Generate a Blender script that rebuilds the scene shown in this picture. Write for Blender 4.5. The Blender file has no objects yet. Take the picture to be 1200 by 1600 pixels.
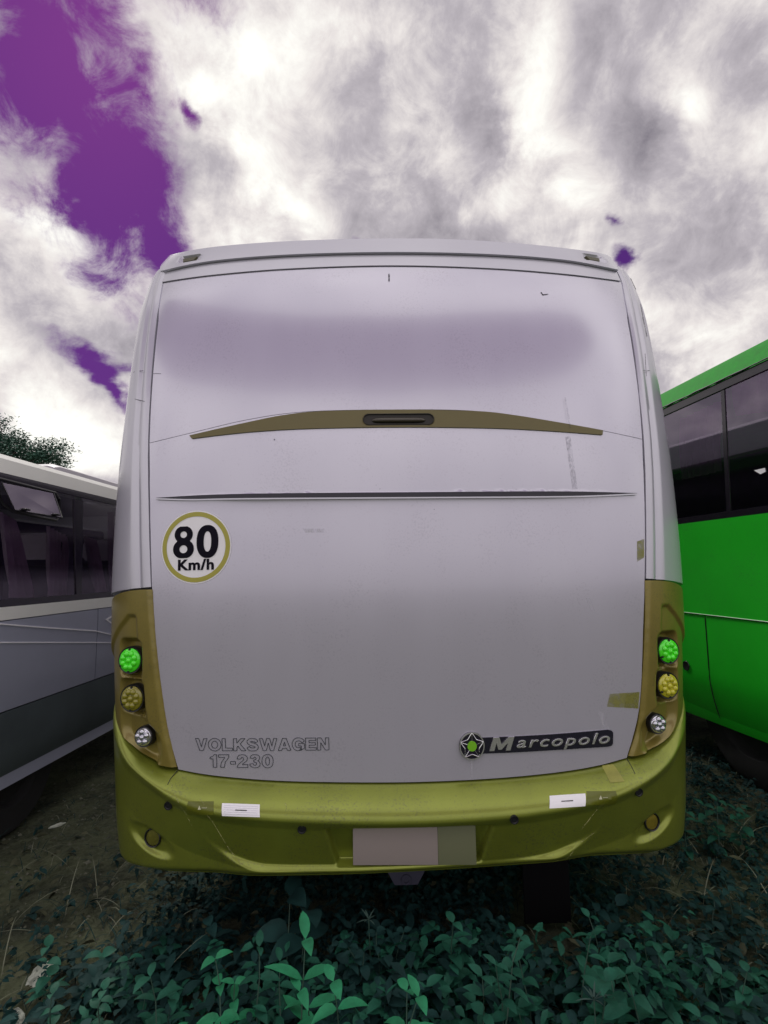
import bpy, bmesh, math, random
from mathutils import Vector, Matrix, noise as mnoise
R = math.radians
rnd = random.Random(7)
S = bpy.context.scene
C = S.collection

# ------------------------------------------------------------------ camera
CAM = Vector((-0.135, -2.12, 1.57))
FOC = 800.0                                    # focal length for a 1200 x 1600 picture
YAW, PITCH, ROLL = R(1.5), math.atan(90/800), R(0.75)
fw = Vector((math.sin(YAW)*math.cos(PITCH), math.cos(YAW)*math.cos(PITCH), math.sin(PITCH)))
rt0 = Vector((math.cos(YAW), -math.sin(YAW), 0)); up0 = rt0.cross(fw)
rt = rt0*math.cos(ROLL) - up0*math.sin(ROLL); up = rt.cross(fw)
cd = bpy.data.cameras.new("camera"); cam = bpy.data.objects.new("camera", cd); C.objects.link(cam)
cam.matrix_world = Matrix(((rt.x, up.x, -fw.x, CAM.x), (rt.y, up.y, -fw.y, CAM.y), (rt.z, up.z, -fw.z, CAM.z), (0, 0, 0, 1)))
cd.sensor_fit = 'VERTICAL'; cd.sensor_height = 36; cd.sensor_width = 27; cd.lens = 36*FOC/1600
cd.clip_start = 0.05; cd.clip_end = 3000
S.camera = cam
def ray(px, py):
    return (fw + rt*((px-600)/FOC) + up*((800-py)/FOC)).normalized()
def azel(px, py):
    d = ray(px, py); return math.atan2(d.x, d.y), math.asin(d.z)

# ------------------------------------------------------------------ colour and exposure
S.view_settings.view_transform = 'Standard'; S.view_settings.look = 'None'
S.view_settings.exposure = 0.12; S.view_settings.gamma = 1
SUN_EL, SUN_AZ = R(47), R(-30)                   # azimuth measured from +Y towards +X

# ------------------------------------------------------------------ world: broken cloud over a violet sky
def lin(r, g, b):
    f = lambda c: (c/255/12.92) if c/255 <= .04045 else ((c/255+.055)/1.055)**2.4
    return (f(r), f(g), f(b))
def build_world():
    w = bpy.data.worlds.new("World"); S.world = w; w.use_nodes = True
    nt = w.node_tree; N = nt.nodes; L = nt.links; N.clear()
    def nd(t, **k):
        n = N.new(t)
        for a, b in k.items(): setattr(n, a, b)
        return n
    def mth(op, a, b=None, clamp=False):
        n = nd('ShaderNodeMath', operation=op); n.use_clamp = clamp
        for i, v in enumerate((a, b)):
            if v is None: continue
            if isinstance(v, (int, float)): n.inputs[i].default_value = v
            else: L.new(v, n.inputs[i])
        return n.outputs[0]
    def mix(f, a, b):
        n = nd('ShaderNodeMix', data_type='RGBA')
        for s, v in ((n.inputs[0], f), (n.inputs[6], a), (n.inputs[7], b)):
            if isinstance(v, (int, float)): s.default_value = v
            elif isinstance(v, tuple): s.default_value = (*v, 1)
            else: L.new(v, s)
        return n.outputs[2]
    tc = nd('ShaderNodeTexCoord').outputs['Generated']
    sp = nd('ShaderNodeSeparateXYZ'); L.new(tc, sp.inputs[0]); x, y, z = sp.outputs
    zz = mth('ADD', mth('MAXIMUM', z, 0.0), 0.16)
    cp = nd('ShaderNodeCombineXYZ'); L.new(mth('DIVIDE', x, zz), cp.inputs[0]); L.new(mth('DIVIDE', y, zz), cp.inputs[1])
    def noise(vec, scale, detail, rough=.55, dist=0.0, off=(0, 0, 0)):
        m = nd('ShaderNodeMapping'); m.inputs['Location'].default_value = off; L.new(vec, m.inputs[0])
        n = nd('ShaderNodeTexNoise'); n.inputs['Scale'].default_value = scale; n.inputs['Detail'].default_value = detail
        n.inputs['Roughness'].default_value = rough; n.inputs['Distortion'].default_value = dist
        L.new(m.outputs[0], n.inputs['Vector']); return n.outputs[0]
    n_edge = noise(cp.outputs[0], 2.6, 9, .62, .3)
    n_dir = noise(tc, 5.0, 7, .6, .2, (3, 1, 7))
    n_fine = noise(tc, 13.0, 9, .68, .5, (1, 5, 2))
    n_big = noise(cp.outputs[0], 1.15, 3, .5, .4, (2.3, .4, 0))
    n_mid = noise(cp.outputs[0], 3.2, 6, .52, .35, (7.3, 2.1, 0))
    az = mth('ARCTAN2', x, y); az2 = mth('ARCTAN2', x, mth('MULTIPLY', y, -1)); el = mth('ARCSINE', z)
    def vec2(a):
        c = nd('ShaderNodeCombineXYZ')
        wob = mth('MULTIPLY', mth('SUBTRACT', n_dir, .5), .16); wob2 = mth('MULTIPLY', mth('SUBTRACT', n_mid, .5), .14)
        L.new(mth('ADD', a, wob), c.inputs[0]); L.new(mth('ADD', el, wob2), c.inputs[1]); return c.outputs[0]
    front = vec2(az)
    def ell(v, c, ang, ra, rb):
        m = nd('ShaderNodeMapping', vector_type='TEXTURE')
        m.inputs['Location'].default_value = (c[0], c[1], 0); m.inputs['Rotation'].default_value = (0, 0, ang)
        m.inputs['Scale'].default_value = (ra, rb, 1); L.new(v, m.inputs[0])
        n = nd('ShaderNodeVectorMath', operation='LENGTH'); L.new(m.outputs[0], n.inputs[0]); return n.outputs['Value']
    def seg(p, q, wpx, v=front):               # an elongated patch of sky between two directions
        a, b = azel(*p), azel(*q); d = (b[0]-a[0], b[1]-a[1])
        return ell(v, ((a[0]+b[0])/2, (a[1]+b[1])/2), math.atan2(d[1], d[0]), math.hypot(*d)/2, wpx/900)
    # openings in the cloud, where the violet sky shows
    gaps = [seg((30, -260), (120, 310), 140), seg((80, 60), (235, 440), 76), seg((165, 310), (345, 465), 50), seg((276, 150), (302, 235), 17), seg((60, 505), (240, 660), 20),
            seg((945, 330), (970, 365), 13), seg((965, 380), (985, 420), 12), seg((540, 355), (590, 400), 15), seg((360, 10), (150, -200), 60)]
    gtop = [1.05, 1.08, 1.02, .9, .98, .86, .86, .9, .95][:len(gaps)]
    g = None
    for q in gaps:
        t = mth('SUBTRACT', gtop[gaps.index(q)], mth('MULTIPLY', q, .5)); g = t if g is None else mth('MAXIMUM', g, t)
    g = mth('ADD', g, mth('ADD', mth('MULTIPLY', mth('SUBTRACT', n_edge, .5), .9), mth('MULTIPLY', mth('SUBTRACT', n_fine, .5), 1.15)))
    mr = nd('ShaderNodeMapRange', interpolation_type='SMOOTHSTEP'); L.new(g, mr.inputs[0]); mr.inputs[1].default_value = .32; mr.inputs[2].default_value = .84
    gap = mr.outputs[0]
    # cloud brightness
    br = mth('ADD', mth('MULTIPLY', n_big, .55), mth('MULTIPLY', n_mid, .22))
    br = mth('ADD', br, mth('ADD', mth('MULTIPLY', n_dir, .75), mth('MULTIPLY', n_fine, .35)))
    br = mth('SUBTRACT', mth('MULTIPLY', br, 1.75), 1.12)
    def blob(s, amt):
        nonlocal br
        e = mth('EXPONENT', mth('MULTIPLY', mth('MULTIPLY', s, s), -1.0)); br = mth('ADD', br, mth('MULTIPLY', e, amt))
    blob(seg((780, 60), (900, 120), 75), .42); blob(seg((800, 180), (960, 330), 40), .35); blob(seg((300, 160), (480, 330), 45), .34)
    blob(seg((20, 330), (170, 420), 30), .25); blob(seg((30, 640), (180, 700), 50), .3); blob(seg((430, 320), (520, 360), 30), .3)
    blob(seg((700, 330), (860, 340), 40), .3); blob(seg((1090, 90), (1080, 200), 30), .2); blob(seg((1060, 560), (1180, 540), 50), .25)
    blob(seg((560, -20), (560, 330), 80), -.22); blob(seg((770, 180), (790, 270), 40), -.20); blob(seg((960, -20), (880, 180), 44), -.22)
    blob(seg((1150, -20), (1160, 200), 50), -.22); blob(seg((1130, 300), (1190, 460), 70), -.28); blob(seg((1040, 380), (1060, 440), 40), -.1)
    blob(seg((640, 300), (690, 360), 40), -.16); blob(seg((1020, 150), (960, 300), 40), -.18); blob(seg((330, 40), (380, 100), 40), -.1); blob(seg((30, 200), (60, 330), 40), -.16); blob(seg((20, 470), (120, 560), 34), -.12)
    # unseen sky behind the camera: violet-grey bank shaped for its reflection in the paint
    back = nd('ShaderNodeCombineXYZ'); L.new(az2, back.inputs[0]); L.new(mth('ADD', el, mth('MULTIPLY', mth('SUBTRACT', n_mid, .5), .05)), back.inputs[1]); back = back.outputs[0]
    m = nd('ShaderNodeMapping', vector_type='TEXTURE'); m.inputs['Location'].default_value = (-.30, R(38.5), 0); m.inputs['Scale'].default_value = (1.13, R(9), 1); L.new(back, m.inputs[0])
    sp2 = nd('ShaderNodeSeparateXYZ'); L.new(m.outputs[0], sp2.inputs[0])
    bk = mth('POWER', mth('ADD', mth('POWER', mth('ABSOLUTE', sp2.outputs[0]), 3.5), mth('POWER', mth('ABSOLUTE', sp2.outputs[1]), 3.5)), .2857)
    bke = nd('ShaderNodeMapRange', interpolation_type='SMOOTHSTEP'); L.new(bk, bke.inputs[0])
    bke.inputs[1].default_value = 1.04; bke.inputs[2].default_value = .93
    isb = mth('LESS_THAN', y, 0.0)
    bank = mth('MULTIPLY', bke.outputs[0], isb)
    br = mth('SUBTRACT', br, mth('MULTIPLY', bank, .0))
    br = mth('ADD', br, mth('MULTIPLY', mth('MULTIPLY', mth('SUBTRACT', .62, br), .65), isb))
    cr = nd('ShaderNodeValToRGB'); L.new(br, cr.inputs[0]); e = cr.color_ramp.elements
    e[0].position = .0; e[0].color = (*[c*10 for c in lin(112, 107, 118)], 1)
    e[1].position = .86; e[1].color = (*[c*10 for c in (1.0, .99, .93)], 1)
    q = e.new(.42); q.color = (*[c*10 for c in lin(182, 176, 182)], 1)
    q = e.new(.64); q.color = (*[c*10 for c in lin(226, 220, 218)], 1)
    sk = nd('ShaderNodeTexSky', sky_type='NISHITA'); sk.sun_disc = False; sk.sun_elevation = SUN_EL; sk.sun_rotation = SUN_AZ
    sk.air_density = 1.0; sk.dust_density = .6
    tint = nd('ShaderNodeVectorMath', operation='MULTIPLY'); L.new(sk.outputs[0], tint.inputs[0]); tint.inputs[1].default_value = (.30, .06, .26)
    vio = mix(.6, tint.outputs[0], (1.0, .28, 2.1))
    col = mix(gap, cr.outputs[0], vio)
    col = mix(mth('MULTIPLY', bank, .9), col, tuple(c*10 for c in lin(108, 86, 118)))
    # unseen sky behind the camera brightened to light the coach, less near the horizon
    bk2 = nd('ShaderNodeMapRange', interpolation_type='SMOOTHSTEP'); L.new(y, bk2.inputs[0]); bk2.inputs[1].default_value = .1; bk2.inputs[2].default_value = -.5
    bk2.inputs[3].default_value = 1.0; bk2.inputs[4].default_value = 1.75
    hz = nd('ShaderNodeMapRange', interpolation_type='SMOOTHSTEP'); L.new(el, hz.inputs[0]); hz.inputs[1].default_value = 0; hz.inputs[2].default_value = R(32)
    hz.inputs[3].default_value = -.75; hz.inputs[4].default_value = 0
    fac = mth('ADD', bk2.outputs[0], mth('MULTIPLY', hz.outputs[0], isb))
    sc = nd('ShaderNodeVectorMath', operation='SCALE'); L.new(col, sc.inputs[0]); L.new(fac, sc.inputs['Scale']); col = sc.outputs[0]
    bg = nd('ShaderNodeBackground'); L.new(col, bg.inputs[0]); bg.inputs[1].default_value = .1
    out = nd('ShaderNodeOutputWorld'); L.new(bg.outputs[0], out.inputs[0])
    w.cycles.sampling_method = 'MANUAL'; w.cycles.sample_map_resolution = 1024
build_world()

# ------------------------------------------------------------------ sun
sl = bpy.data.lights.new("sun", 'SUN'); sl.energy = 1.5; sl.angle = R(12); sl.color = (1, .97, .9)
so = bpy.data.objects.new("sun", sl); C.objects.link(so)
sd = Vector((math.sin(SUN_AZ)*math.cos(SUN_EL), math.cos(SUN_AZ)*math.cos(SUN_EL), math.sin(SUN_EL)))
so.rotation_euler = (-sd).to_track_quat('-Z', 'Y').to_euler(); so.location = (0, 0, 20)

# ------------------------------------------------------------------ materials
def mat(name, rgb, rough=.5, metal=0.0, coat=0.0, var=0.0, vscale=8.0, bump=0.0, bscale=60.0, spec=.5, rgb2=None, coatr=.08, alpha=None, trans=0.0, stretch=(1, 1, 1), speck=None):
    m = bpy.data.materials.new(name); m.use_nodes = True; nt = m.node_tree; N = nt.nodes; L = nt.links
    p = N['Principled BSDF']
    p.inputs['Base Color'].default_value = (*rgb, 1); p.inputs['Roughness'].default_value = rough
    p.inputs['Metallic'].default_value = metal; p.inputs['Coat Weight'].default_value = coat; p.inputs['Coat Roughness'].default_value = coatr
    p.inputs['Specular IOR Level'].default_value = spec; p.inputs['Transmission Weight'].default_value = trans
    tc = N.new('ShaderNodeTexCoord'); mp = N.new('ShaderNodeMapping'); mp.inputs['Scale'].default_value = stretch
    L.new(tc.outputs['Object'], mp.inputs[0])
    if var or rgb2:
        n = N.new('ShaderNodeTexNoise'); n.inputs['Scale'].default_value = vscale; n.inputs['Detail'].default_value = 7; n.inputs['Roughness'].default_value = .6
        L.new(mp.outputs[0], n.inputs['Vector'])
        cr = N.new('ShaderNodeValToRGB'); e = cr.color_ramp.elements
        e[0].position, e[1].position = (.3, .7) if rgb2 or var > .11 else (.1, .9)
        b = rgb2 if rgb2 else tuple(min(1, c*(1+var)) for c in rgb); a = rgb if rgb2 else tuple(c*(1-var) for c in rgb)
        e[0].color = (*a, 1); e[1].color = (*b, 1); L.new(n.outputs[0], cr.inputs[0]); L.new(cr.outputs[0], p.inputs['Base Color'])
        rr = N.new('ShaderNodeMapRange'); rr.inputs[3].default_value = rough*.88; rr.inputs[4].default_value = min(1, rough*1.12)
        L.new(n.outputs[0], rr.inputs[0]); L.new(rr.outputs[0], p.inputs['Roughness'])
    if speck:                                  # (amount, colour): settled dust and small chips
        ng = N.new('ShaderNodeTexNoise'); ng.inputs['Scale'].default_value = 130; ng.inputs['Detail'].default_value = 3; L.new(tc.outputs['Object'], ng.inputs['Vector'])
        nl = N.new('ShaderNodeTexNoise'); nl.inputs['Scale'].default_value = 5; nl.inputs['Detail'].default_value = 5; L.new(tc.outputs['Object'], nl.inputs['Vector'])
        ad = N.new('ShaderNodeMath'); ad.operation = 'MULTIPLY_ADD'; L.new(nl.outputs[0], ad.inputs[0]); ad.inputs[1].default_value = .55; L.new(ng.outputs[0], ad.inputs[2])
        mrs = N.new('ShaderNodeMapRange'); mrs.inputs[1].default_value = .86; mrs.inputs[2].default_value = 1.05; mrs.inputs[4].default_value = speck[0]; L.new(ad.outputs[0], mrs.inputs[0])
        mxs = N.new('ShaderNodeMix'); mxs.data_type = 'RGBA'; L.new(mrs.outputs[0], mxs.inputs[0]); mxs.inputs[7].default_value = (*speck[1], 1)
        src = p.inputs['Base Color'].links[0].from_socket; L.new(src, mxs.inputs[6]); L.new(mxs.outputs[2], p.inputs['Base Color'])
    if bump:
        n2 = N.new('ShaderNodeTexNoise'); n2.inputs['Scale'].default_value = bscale; n2.inputs['Detail'].default_value = 4
        L.new(mp.outputs[0], n2.inputs['Vector'])
        bu = N.new('ShaderNodeBump'); bu.inputs['Strength'].default_value = bump; bu.inputs['Distance'].default_value = .004
        L.new(n2.outputs[0], bu.inputs['Height']); L.new(bu.outputs[0], p.inputs['Normal'])
    if alpha is not None:                      # patchy, worn film: alpha = (threshold low, high, noise scale)
        n3 = N.new('ShaderNodeTexNoise'); n3.inputs['Scale'].default_value = alpha[2]; n3.inputs['Detail'].default_value = 6
        L.new(mp.outputs[0], n3.inputs['Vector'])
        r3 = N.new('ShaderNodeMapRange'); r3.inputs[1].default_value = alpha[0]; r3.inputs[2].default_value = alpha[1]
        r3.inputs[4].default_value = alpha[3] if len(alpha) > 3 else 1
        L.new(n3.outputs[0], r3.inputs[0]); L.new(r3.outputs[0], p.inputs['Alpha'])
    return m
def glass(name, tint, rough=.03, ior=1.6):
    m = bpy.data.materials.new(name); m.use_nodes = True; nt = m.node_tree; N = nt.nodes; L = nt.links; N.clear()
    o = N.new('ShaderNodeOutputMaterial'); mx = N.new('ShaderNodeMixShader'); t = N.new('ShaderNodeBsdfTransparent'); g = N.new('ShaderNodeBsdfGlossy')
    f = N.new('ShaderNodeFresnel'); f.inputs[0].default_value = ior; t.inputs[0].default_value = (*tint, 1); g.inputs['Roughness'].default_value = rough
    g.inputs[0].default_value = (.86, .76, .95, 1)
    L.new(f.outputs[0], mx.inputs[0]); L.new(t.outputs[0], mx.inputs[1]); L.new(g.outputs[0], mx.inputs[2]); L.new(mx.outputs[0], o.inputs[0]); return m
M = {}
M['silver'] = mat('silver_paint', (.575, .56, .665), .20, .42, .45, var=.035, vscale=6, bump=.012, bscale=35, coatr=.06, stretch=(1, 1, .16), speck=(.22, (.3, .28, .3)))
M['silver_trim'] = mat('silver_trim_paint', (.565, .56, .64), .26, .35, .45, var=.03, vscale=5, coatr=.1)
M['dark_gap'] = mat('seam_rubber', (.02, .018, .025), .8)
M['crease'] = mat('fold_shadow_tone', lin(38, 36, 50), .35)  # dark tone standing in for the shade of the door's fold
M['olive_trim'] = mat('olive_trim', lin(104, 95, 52), .42, .15, .2, var=.1, vscale=9)
M['olive_house'] = mat('olive_housing', lin(134, 121, 56), .33, .3, .45, var=.12, vscale=7, bump=.02, coatr=.12, speck=(.5, lin(96, 90, 60)))
M['bumper'] = mat('bumper_paint', lin(130, 140, 52), .32, .55, .35, var=.13, vscale=4, bump=.02, bscale=22, coatr=.1, speck=(.6, lin(96, 96, 66)))
M['black'] = mat('black_plastic', (.012, .012, .014), .4)
M['rubber'] = mat('tyre_rubber', (.015, .015, .016), .85, bump=.3)
M['under'] = mat('underbody', (.008, .008, .01), .8, var=.5)
M['steel'] = mat('grey_steel', lin(70, 72, 80), .5, .6, var=.3, vscale=20)
M['chrome'] = mat('chrome', (.80, .80, .84), .2, .85)
M['green_lens'] = mat('green_lens', (.08, .95, .02), .12, 0, .8)
M['yellow_lens'] = mat('yellow_lens', (.55, .52, .03), .12, 0, .8)
M['olive_lens'] = mat('olive_lens', (.24, .22, .015), .12, 0, .8)
M['clear_lens'] = mat('clear_lens', (.55, .56, .62), .1, .85, .9)
M['amber'] = mat('olive_marker_lens', lin(66, 62, 22), .3, 0, .15)
M['white'] = mat('white_vinyl', lin(246, 245, 250), .45, var=.03)
M['ring'] = mat('yellow_vinyl', lin(172, 166, 70), .4, var=.06)
M['ink'] = mat('dark_ink', lin(14, 9, 26), .7, spec=.15)
M['outline'] = mat('outline_ink', lin(44, 52, 60), .5)
M['plate'] = mat('blank_plate', lin(150, 140, 136), .55, var=.03, vscale=6)
M['plate2'] = mat('blank_plate_end', lin(112, 116, 88), .55, var=.03, vscale=6)
M['badge'] = mat('badge_base', lin(26, 24, 42), .2, 0, .6)
M['tape'] = mat('old_tape', lin(150, 150, 70), .45, var=.15, vscale=30)
M['label_olive'] = mat('olive_sticker', lin(96, 102, 24), .3, var=.06)
M['tape_thin'] = mat('tape_residue', lin(140, 140, 66), .5, alpha=(.1, .62, 28, .8))
M['scuff'] = mat('scuff_mark', lin(104, 104, 112), .7, alpha=(.34, .85, 120, .45), stretch=(1, 1, .5))
M['scratch'] = mat('scratch_mark', lin(60, 55, 66), .7, alpha=(.3, .6, 90, .9))
M['scratch_pale'] = mat('pale_scratch', lin(190, 190, 130), .6, alpha=(.42, .7, 70, .8))

# ------------------------------------------------------------------ object helpers
def link(name, me, parent=None, m=None):
    o = bpy.data.objects.new(name, me); C.objects.link(o)
    if m is not None: me.materials.append(M[m] if isinstance(m, str) else m)
    if parent is not None: o.parent = parent
    return o
def tag(o, label=None, cat=None, group=None, kind=None):
    for k, v in (('label', label), ('category', cat), ('group', group), ('kind', kind)):
        if v: o[k] = v
    return o
def thing(name, label, cat, loc=(0, 0, 0), rz=0, group=None):
    o = bpy.data.objects.new(name, None); C.objects.link(o); o.location = loc; o.rotation_euler = (0, 0, rz); o.empty_display_size = .2
    return tag(o, label, cat, group)
def mesh(name, verts, faces, parent=None, m=None, smooth=True, sharp=40):
    me = bpy.data.meshes.new(name); me.from_pydata([tuple(v) for v in verts], [], faces)
    bm = bmesh.new(); bm.from_mesh(me); bmesh.ops.recalc_face_normals(bm, faces=bm.faces); bm.to_mesh(me); bm.free()
    if smooth:
        for p in me.polygons: p.use_smooth = True
        me.set_sharp_from_angle(angle=R(sharp))
    me.update()
    return link(name, me, parent, m)
def bm_obj(name, bm, parent=None, m=None, smooth=True, sharp=40):
    me = bpy.data.meshes.new(name); bmesh.ops.recalc_face_normals(bm, faces=bm.faces); bm.to_mesh(me); bm.free()
    if smooth:
        for p in me.polygons: p.use_smooth = True
        me.set_sharp_from_angle(angle=R(sharp))
    return link(name, me, parent, m)
def add_box(bm, c, s, rot=None, bevel=0.0):
    r = bmesh.ops.create_cube(bm, size=1); vs = r['verts']
    for v in vs: v.co = Vector((v.co.x*s[0], v.co.y*s[1], v.co.z*s[2]))
    if bevel:
        es = list({e for v in vs for e in v.link_edges})
        rb = bmesh.ops.bevel(bm, geom=es, offset=bevel, segments=2, affect='EDGES', profile=.5); vs = list({v for f in rb['faces'] for v in f.verts} | {v for v in vs if v.is_valid})
    for v in vs:
        if rot is not None: v.co = rot @ v.co
        v.co += Vector(c)
def add_lathe(bm, prof, M4, seg=32):           # prof: (radius, height) about local Z
    rings = []
    for r, h in prof:
        if r < 1e-6: rings.append([bm.verts.new(M4 @ Vector((0, 0, h)))])
        else: rings.append([bm.verts.new(M4 @ Vector((r*math.cos(2*math.pi*k/seg), r*math.sin(2*math.pi*k/seg), h))) for k in range(seg)])
    for a, b in zip(rings, rings[1:]):
        for k in range(seg):
            k2 = (k+1) % seg
            if len(a) == 1 and len(b) == 1: continue
            if len(a) == 1: bm.faces.new((a[0], b[k], b[k2]))
            elif len(b) == 1: bm.faces.new((a[k], a[k2], b[0]))
            else: bm.faces.new((a[k], a[k2], b[k2], b[k]))
def add_tube(bm, pts, rad, seg=6):
    rings = []
    for i, p in enumerate(pts):
        p = Vector(p); a = Vector(pts[max(0, i-1)]); b = Vector(pts[min(len(pts)-1, i+1)]); d = (b-a).normalized()
        q = d.to_track_quat('Z', 'Y'); r = rad[i] if isinstance(rad, (list, tuple)) else rad
        rings.append([bm.verts.new(p + q @ Vector((r*math.cos(2*math.pi*k/seg), r*math.sin(2*math.pi*k/seg), 0))) for k in range(seg)])
    for a, b in zip(rings, rings[1:]):
        for k in range(seg): bm.faces.new((a[k], a[(k+1) % seg], b[(k+1) % seg], b[k]))
    if seg > 2: bm.faces.new(rings[0]); bm.faces.new(rings[-1])

# ------------------------------------------------------------------ the coach's outer surface, in (arc length, height, offset)
def interp(tab, v):
    if v <= tab[0][0]: return tab[0][1]
    for (a, x), (b, y) in zip(tab, tab[1:]):
        if v <= b:
            t = (v-a)/(b-a); return x+(y-x)*t
    return tab[-1][1]
def smooth_tab(tab, n=120):                    # monotone-ish smoothing of a table by cubic (Catmull-Rom) sampling
    out = []
    for i in range(len(tab)-1):
        p0 = tab[max(0, i-1)]; p1 = tab[i]; p2 = tab[i+1]; p3 = tab[min(len(tab)-1, i+2)]
        for k in range(n//len(tab)+4):
            t = k/(n//len(tab)+4); m1 = (p2[1]-p0[1])/(p2[0]-p0[0]); m2 = (p3[1]-p1[1])/(p3[0]-p1[0]); h = p2[0]-p1[0]
            y = (2*t**3-3*t**2+1)*p1[1]+(t**3-2*t**2+t)*h*m1+(-2*t**3+3*t**2)*p2[1]+(t**3-t**2)*h*m2
            out.append((p1[0]+h*t, y))
    out.append(tab[-1]); return out
W0 = 1.25
WT = smooth_tab([(0.3, 1.20), (0.45, 1.228), (0.55, 1.242), (0.7, 1.254), (0.85, 1.266), (1.1, 1.2857), (1.4, 1.3), (1.7, 1.3062), (2.0, 1.3036), (2.3, 1.2944), (2.5, 1.2887), (2.7, 1.2836), (2.85, 1.2796), (2.95, 1.2708), (3.0, 1.2667), (3.05, 1.262), (3.1, 1.25), (3.16, 1.225), (3.25, 1.18)])
LT = smooth_tab([(0.3, 0.0), (.9, 0.0), (1.3, 0.0), (1.75, .010), (2.2, .030), (2.6, .07), (2.85, .115), (3.0, .16), (3.2, .24)])
BULGE, DEEP, NEXP = .075, .23, 8
def plan():
    pts = []
    for i in range(0, 1201):
        q = i/1200*.97; a = math.asin(q**(NEXP/2)); pts.append((q*W0, BULGE*q*q+DEEP*(1-math.cos(a))))
    a0 = math.asin(.97**(NEXP/2))
    for i in range(1, 301):
        a = a0+(math.pi/2-a0)*i/300; q = math.sin(a)**(2/NEXP); pts.append((q*W0, BULGE*q*q+DEEP*(1-math.cos(a))))
    out = [(0.0, 0.0, 0.0)]; s = 0
    for p, q in zip(pts, pts[1:]):
        s += math.hypot(q[0]-p[0], q[1]-p[1]); out.append((s, q[0], q[1]))
    return out
PLAN = plan(); SMAX = PLAN[-1][0]
import bisect
PK = [p[0] for p in PLAN]
def surf(s, z, off=0.0):
    a = abs(s); sg = 1 if s >= 0 else -1
    def at(a):
        if a >= SMAX: return W0, PLAN[-1][2]+(a-SMAX)
        i = min(max(bisect.bisect_left(PK, a), 1), len(PLAN)-1); p, q = PLAN[i-1], PLAN[i]; t = (a-p[0])/(q[0]-p[0])
        return p[1]+(q[1]-p[1])*t, p[2]+(q[2]-p[2])*t
    x, y = at(a); k = interp(WT, z)/W0
    P = Vector((sg*x*k, y+interp(LT, z), z))
    if off:
        h = .004
        x1, y1 = at(abs(a-h)) if a > h else at(a); x2, y2 = at(a+h)
        tx = Vector((sg*(x2-x1)*k, y2-y1, 0)) if a > h else Vector((1*sg, 0, 0))
        k2 = interp(WT, z+h)/W0; k1 = interp(WT, z-h)/W0
        tz = Vector((sg*x*(k2-k1), interp(LT, z+h)-interp(LT, z-h), 2*h))
        n = tx.cross(tz)
        if sg < 0: n = -n
        n.normalize()
        if n.dot(Vector((sg*.3, -1, 0))) < 0 and a < SMAX*.98: n = -n
        P += n*off
    return P
def hit(px, py, off=0.0):                      # the point of the coach's surface seen in a direction
    d = ray(px, py); f = None
    # march along the ray and test inside/outside
    def g(t):
        p = CAM+d*t; k = interp(WT, p.z)/W0; x = abs(p.x)/k; y = p.y-interp(LT, p.z)
        if x >= W0: return -1
        q = x/W0; a = math.asin(min(1, q**(NEXP/2))); return y-(BULGE*q*q+DEEP*(1-math.cos(a)))
    t = 1.6; step = .01
    while g(t) < 0 and t < 3.9: t += step
    if t >= 3.9:                               # beyond the outline: take the corner itself
        sg = 1 if px > 600 else -1
        for it in range(60):
            pass
        best = None
        for i in range(0, 80):
            ss = SMAX*(.9+.1*i/79); 
            t2 = 2.3
            z = 1.6
            for _ in range(6):
                P = surf(sg*ss, z); t2 = (P-CAM).length; z = (CAM+d*((P.y-CAM.y)/d.y)).z
            Q = surf(sg*ss, z)-CAM; u = Q.normalized()
            e = (u-d).length
            if best is None or e < best[0]: best = (e, sg*ss, z)
        return best[1], best[2]
    a, b = t-step, t
    for _ in range(30):
        m = (a+b)/2
        if g(m) < 0: a = m
        else: b = m
    p = CAM+d*b; k = interp(WT, p.z)/W0; x = abs(p.x)/k; y = p.y-interp(LT, p.z)
    # arc length from x or y
    lo, hi = 0, len(PLAN)-1
    while hi-lo > 1:
        m = (lo+hi)//2
        if PLAN[m][1]+PLAN[m][2] < x+y: lo = m
        else: hi = m
    return (PLAN[hi][0]*(1 if p.x >= 0 else -1), p.z)
def resample(poly, n):
    L = [0]
    for p, q in zip(poly, poly[1:]): L.append(L[-1]+math.hypot(q[0]-p[0], q[1]-p[1]))
    out = []
    for i in range(n+1):
        v = L[-1]*i/n; k = min(max(bisect.bisect_left(L, v), 1), len(L)-1); t = (v-L[k-1])/max(1e-9, L[k]-L[k-1])
        out.append((poly[k-1][0]+(poly[k][0]-poly[k-1][0])*t, poly[k-1][1]+(poly[k][1]-poly[k-1][1])*t))
    return out
def crv(pts, n=8):                             # smooth curve through picture points
    out = []
    for i in range(len(pts)-1):
        p0 = pts[max(0, i-1)]; p1 = pts[i]; p2 = pts[i+1]; p3 = pts[min(len(pts)-1, i+2)]
        for k in range(n):
            t = k/n
            out.append(tuple(.5*((2*p1[j])+(-p0[j]+p2[j])*t+(2*p0[j]-5*p1[j]+4*p2[j]-p3[j])*t*t+(-p0[j]+3*p1[j]-3*p2[j]+p3[j])*t**3) for j in (0, 1)))
    out.append(pts[-1]); return out
def H(pts): return [hit(*p) for p in pts]
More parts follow.
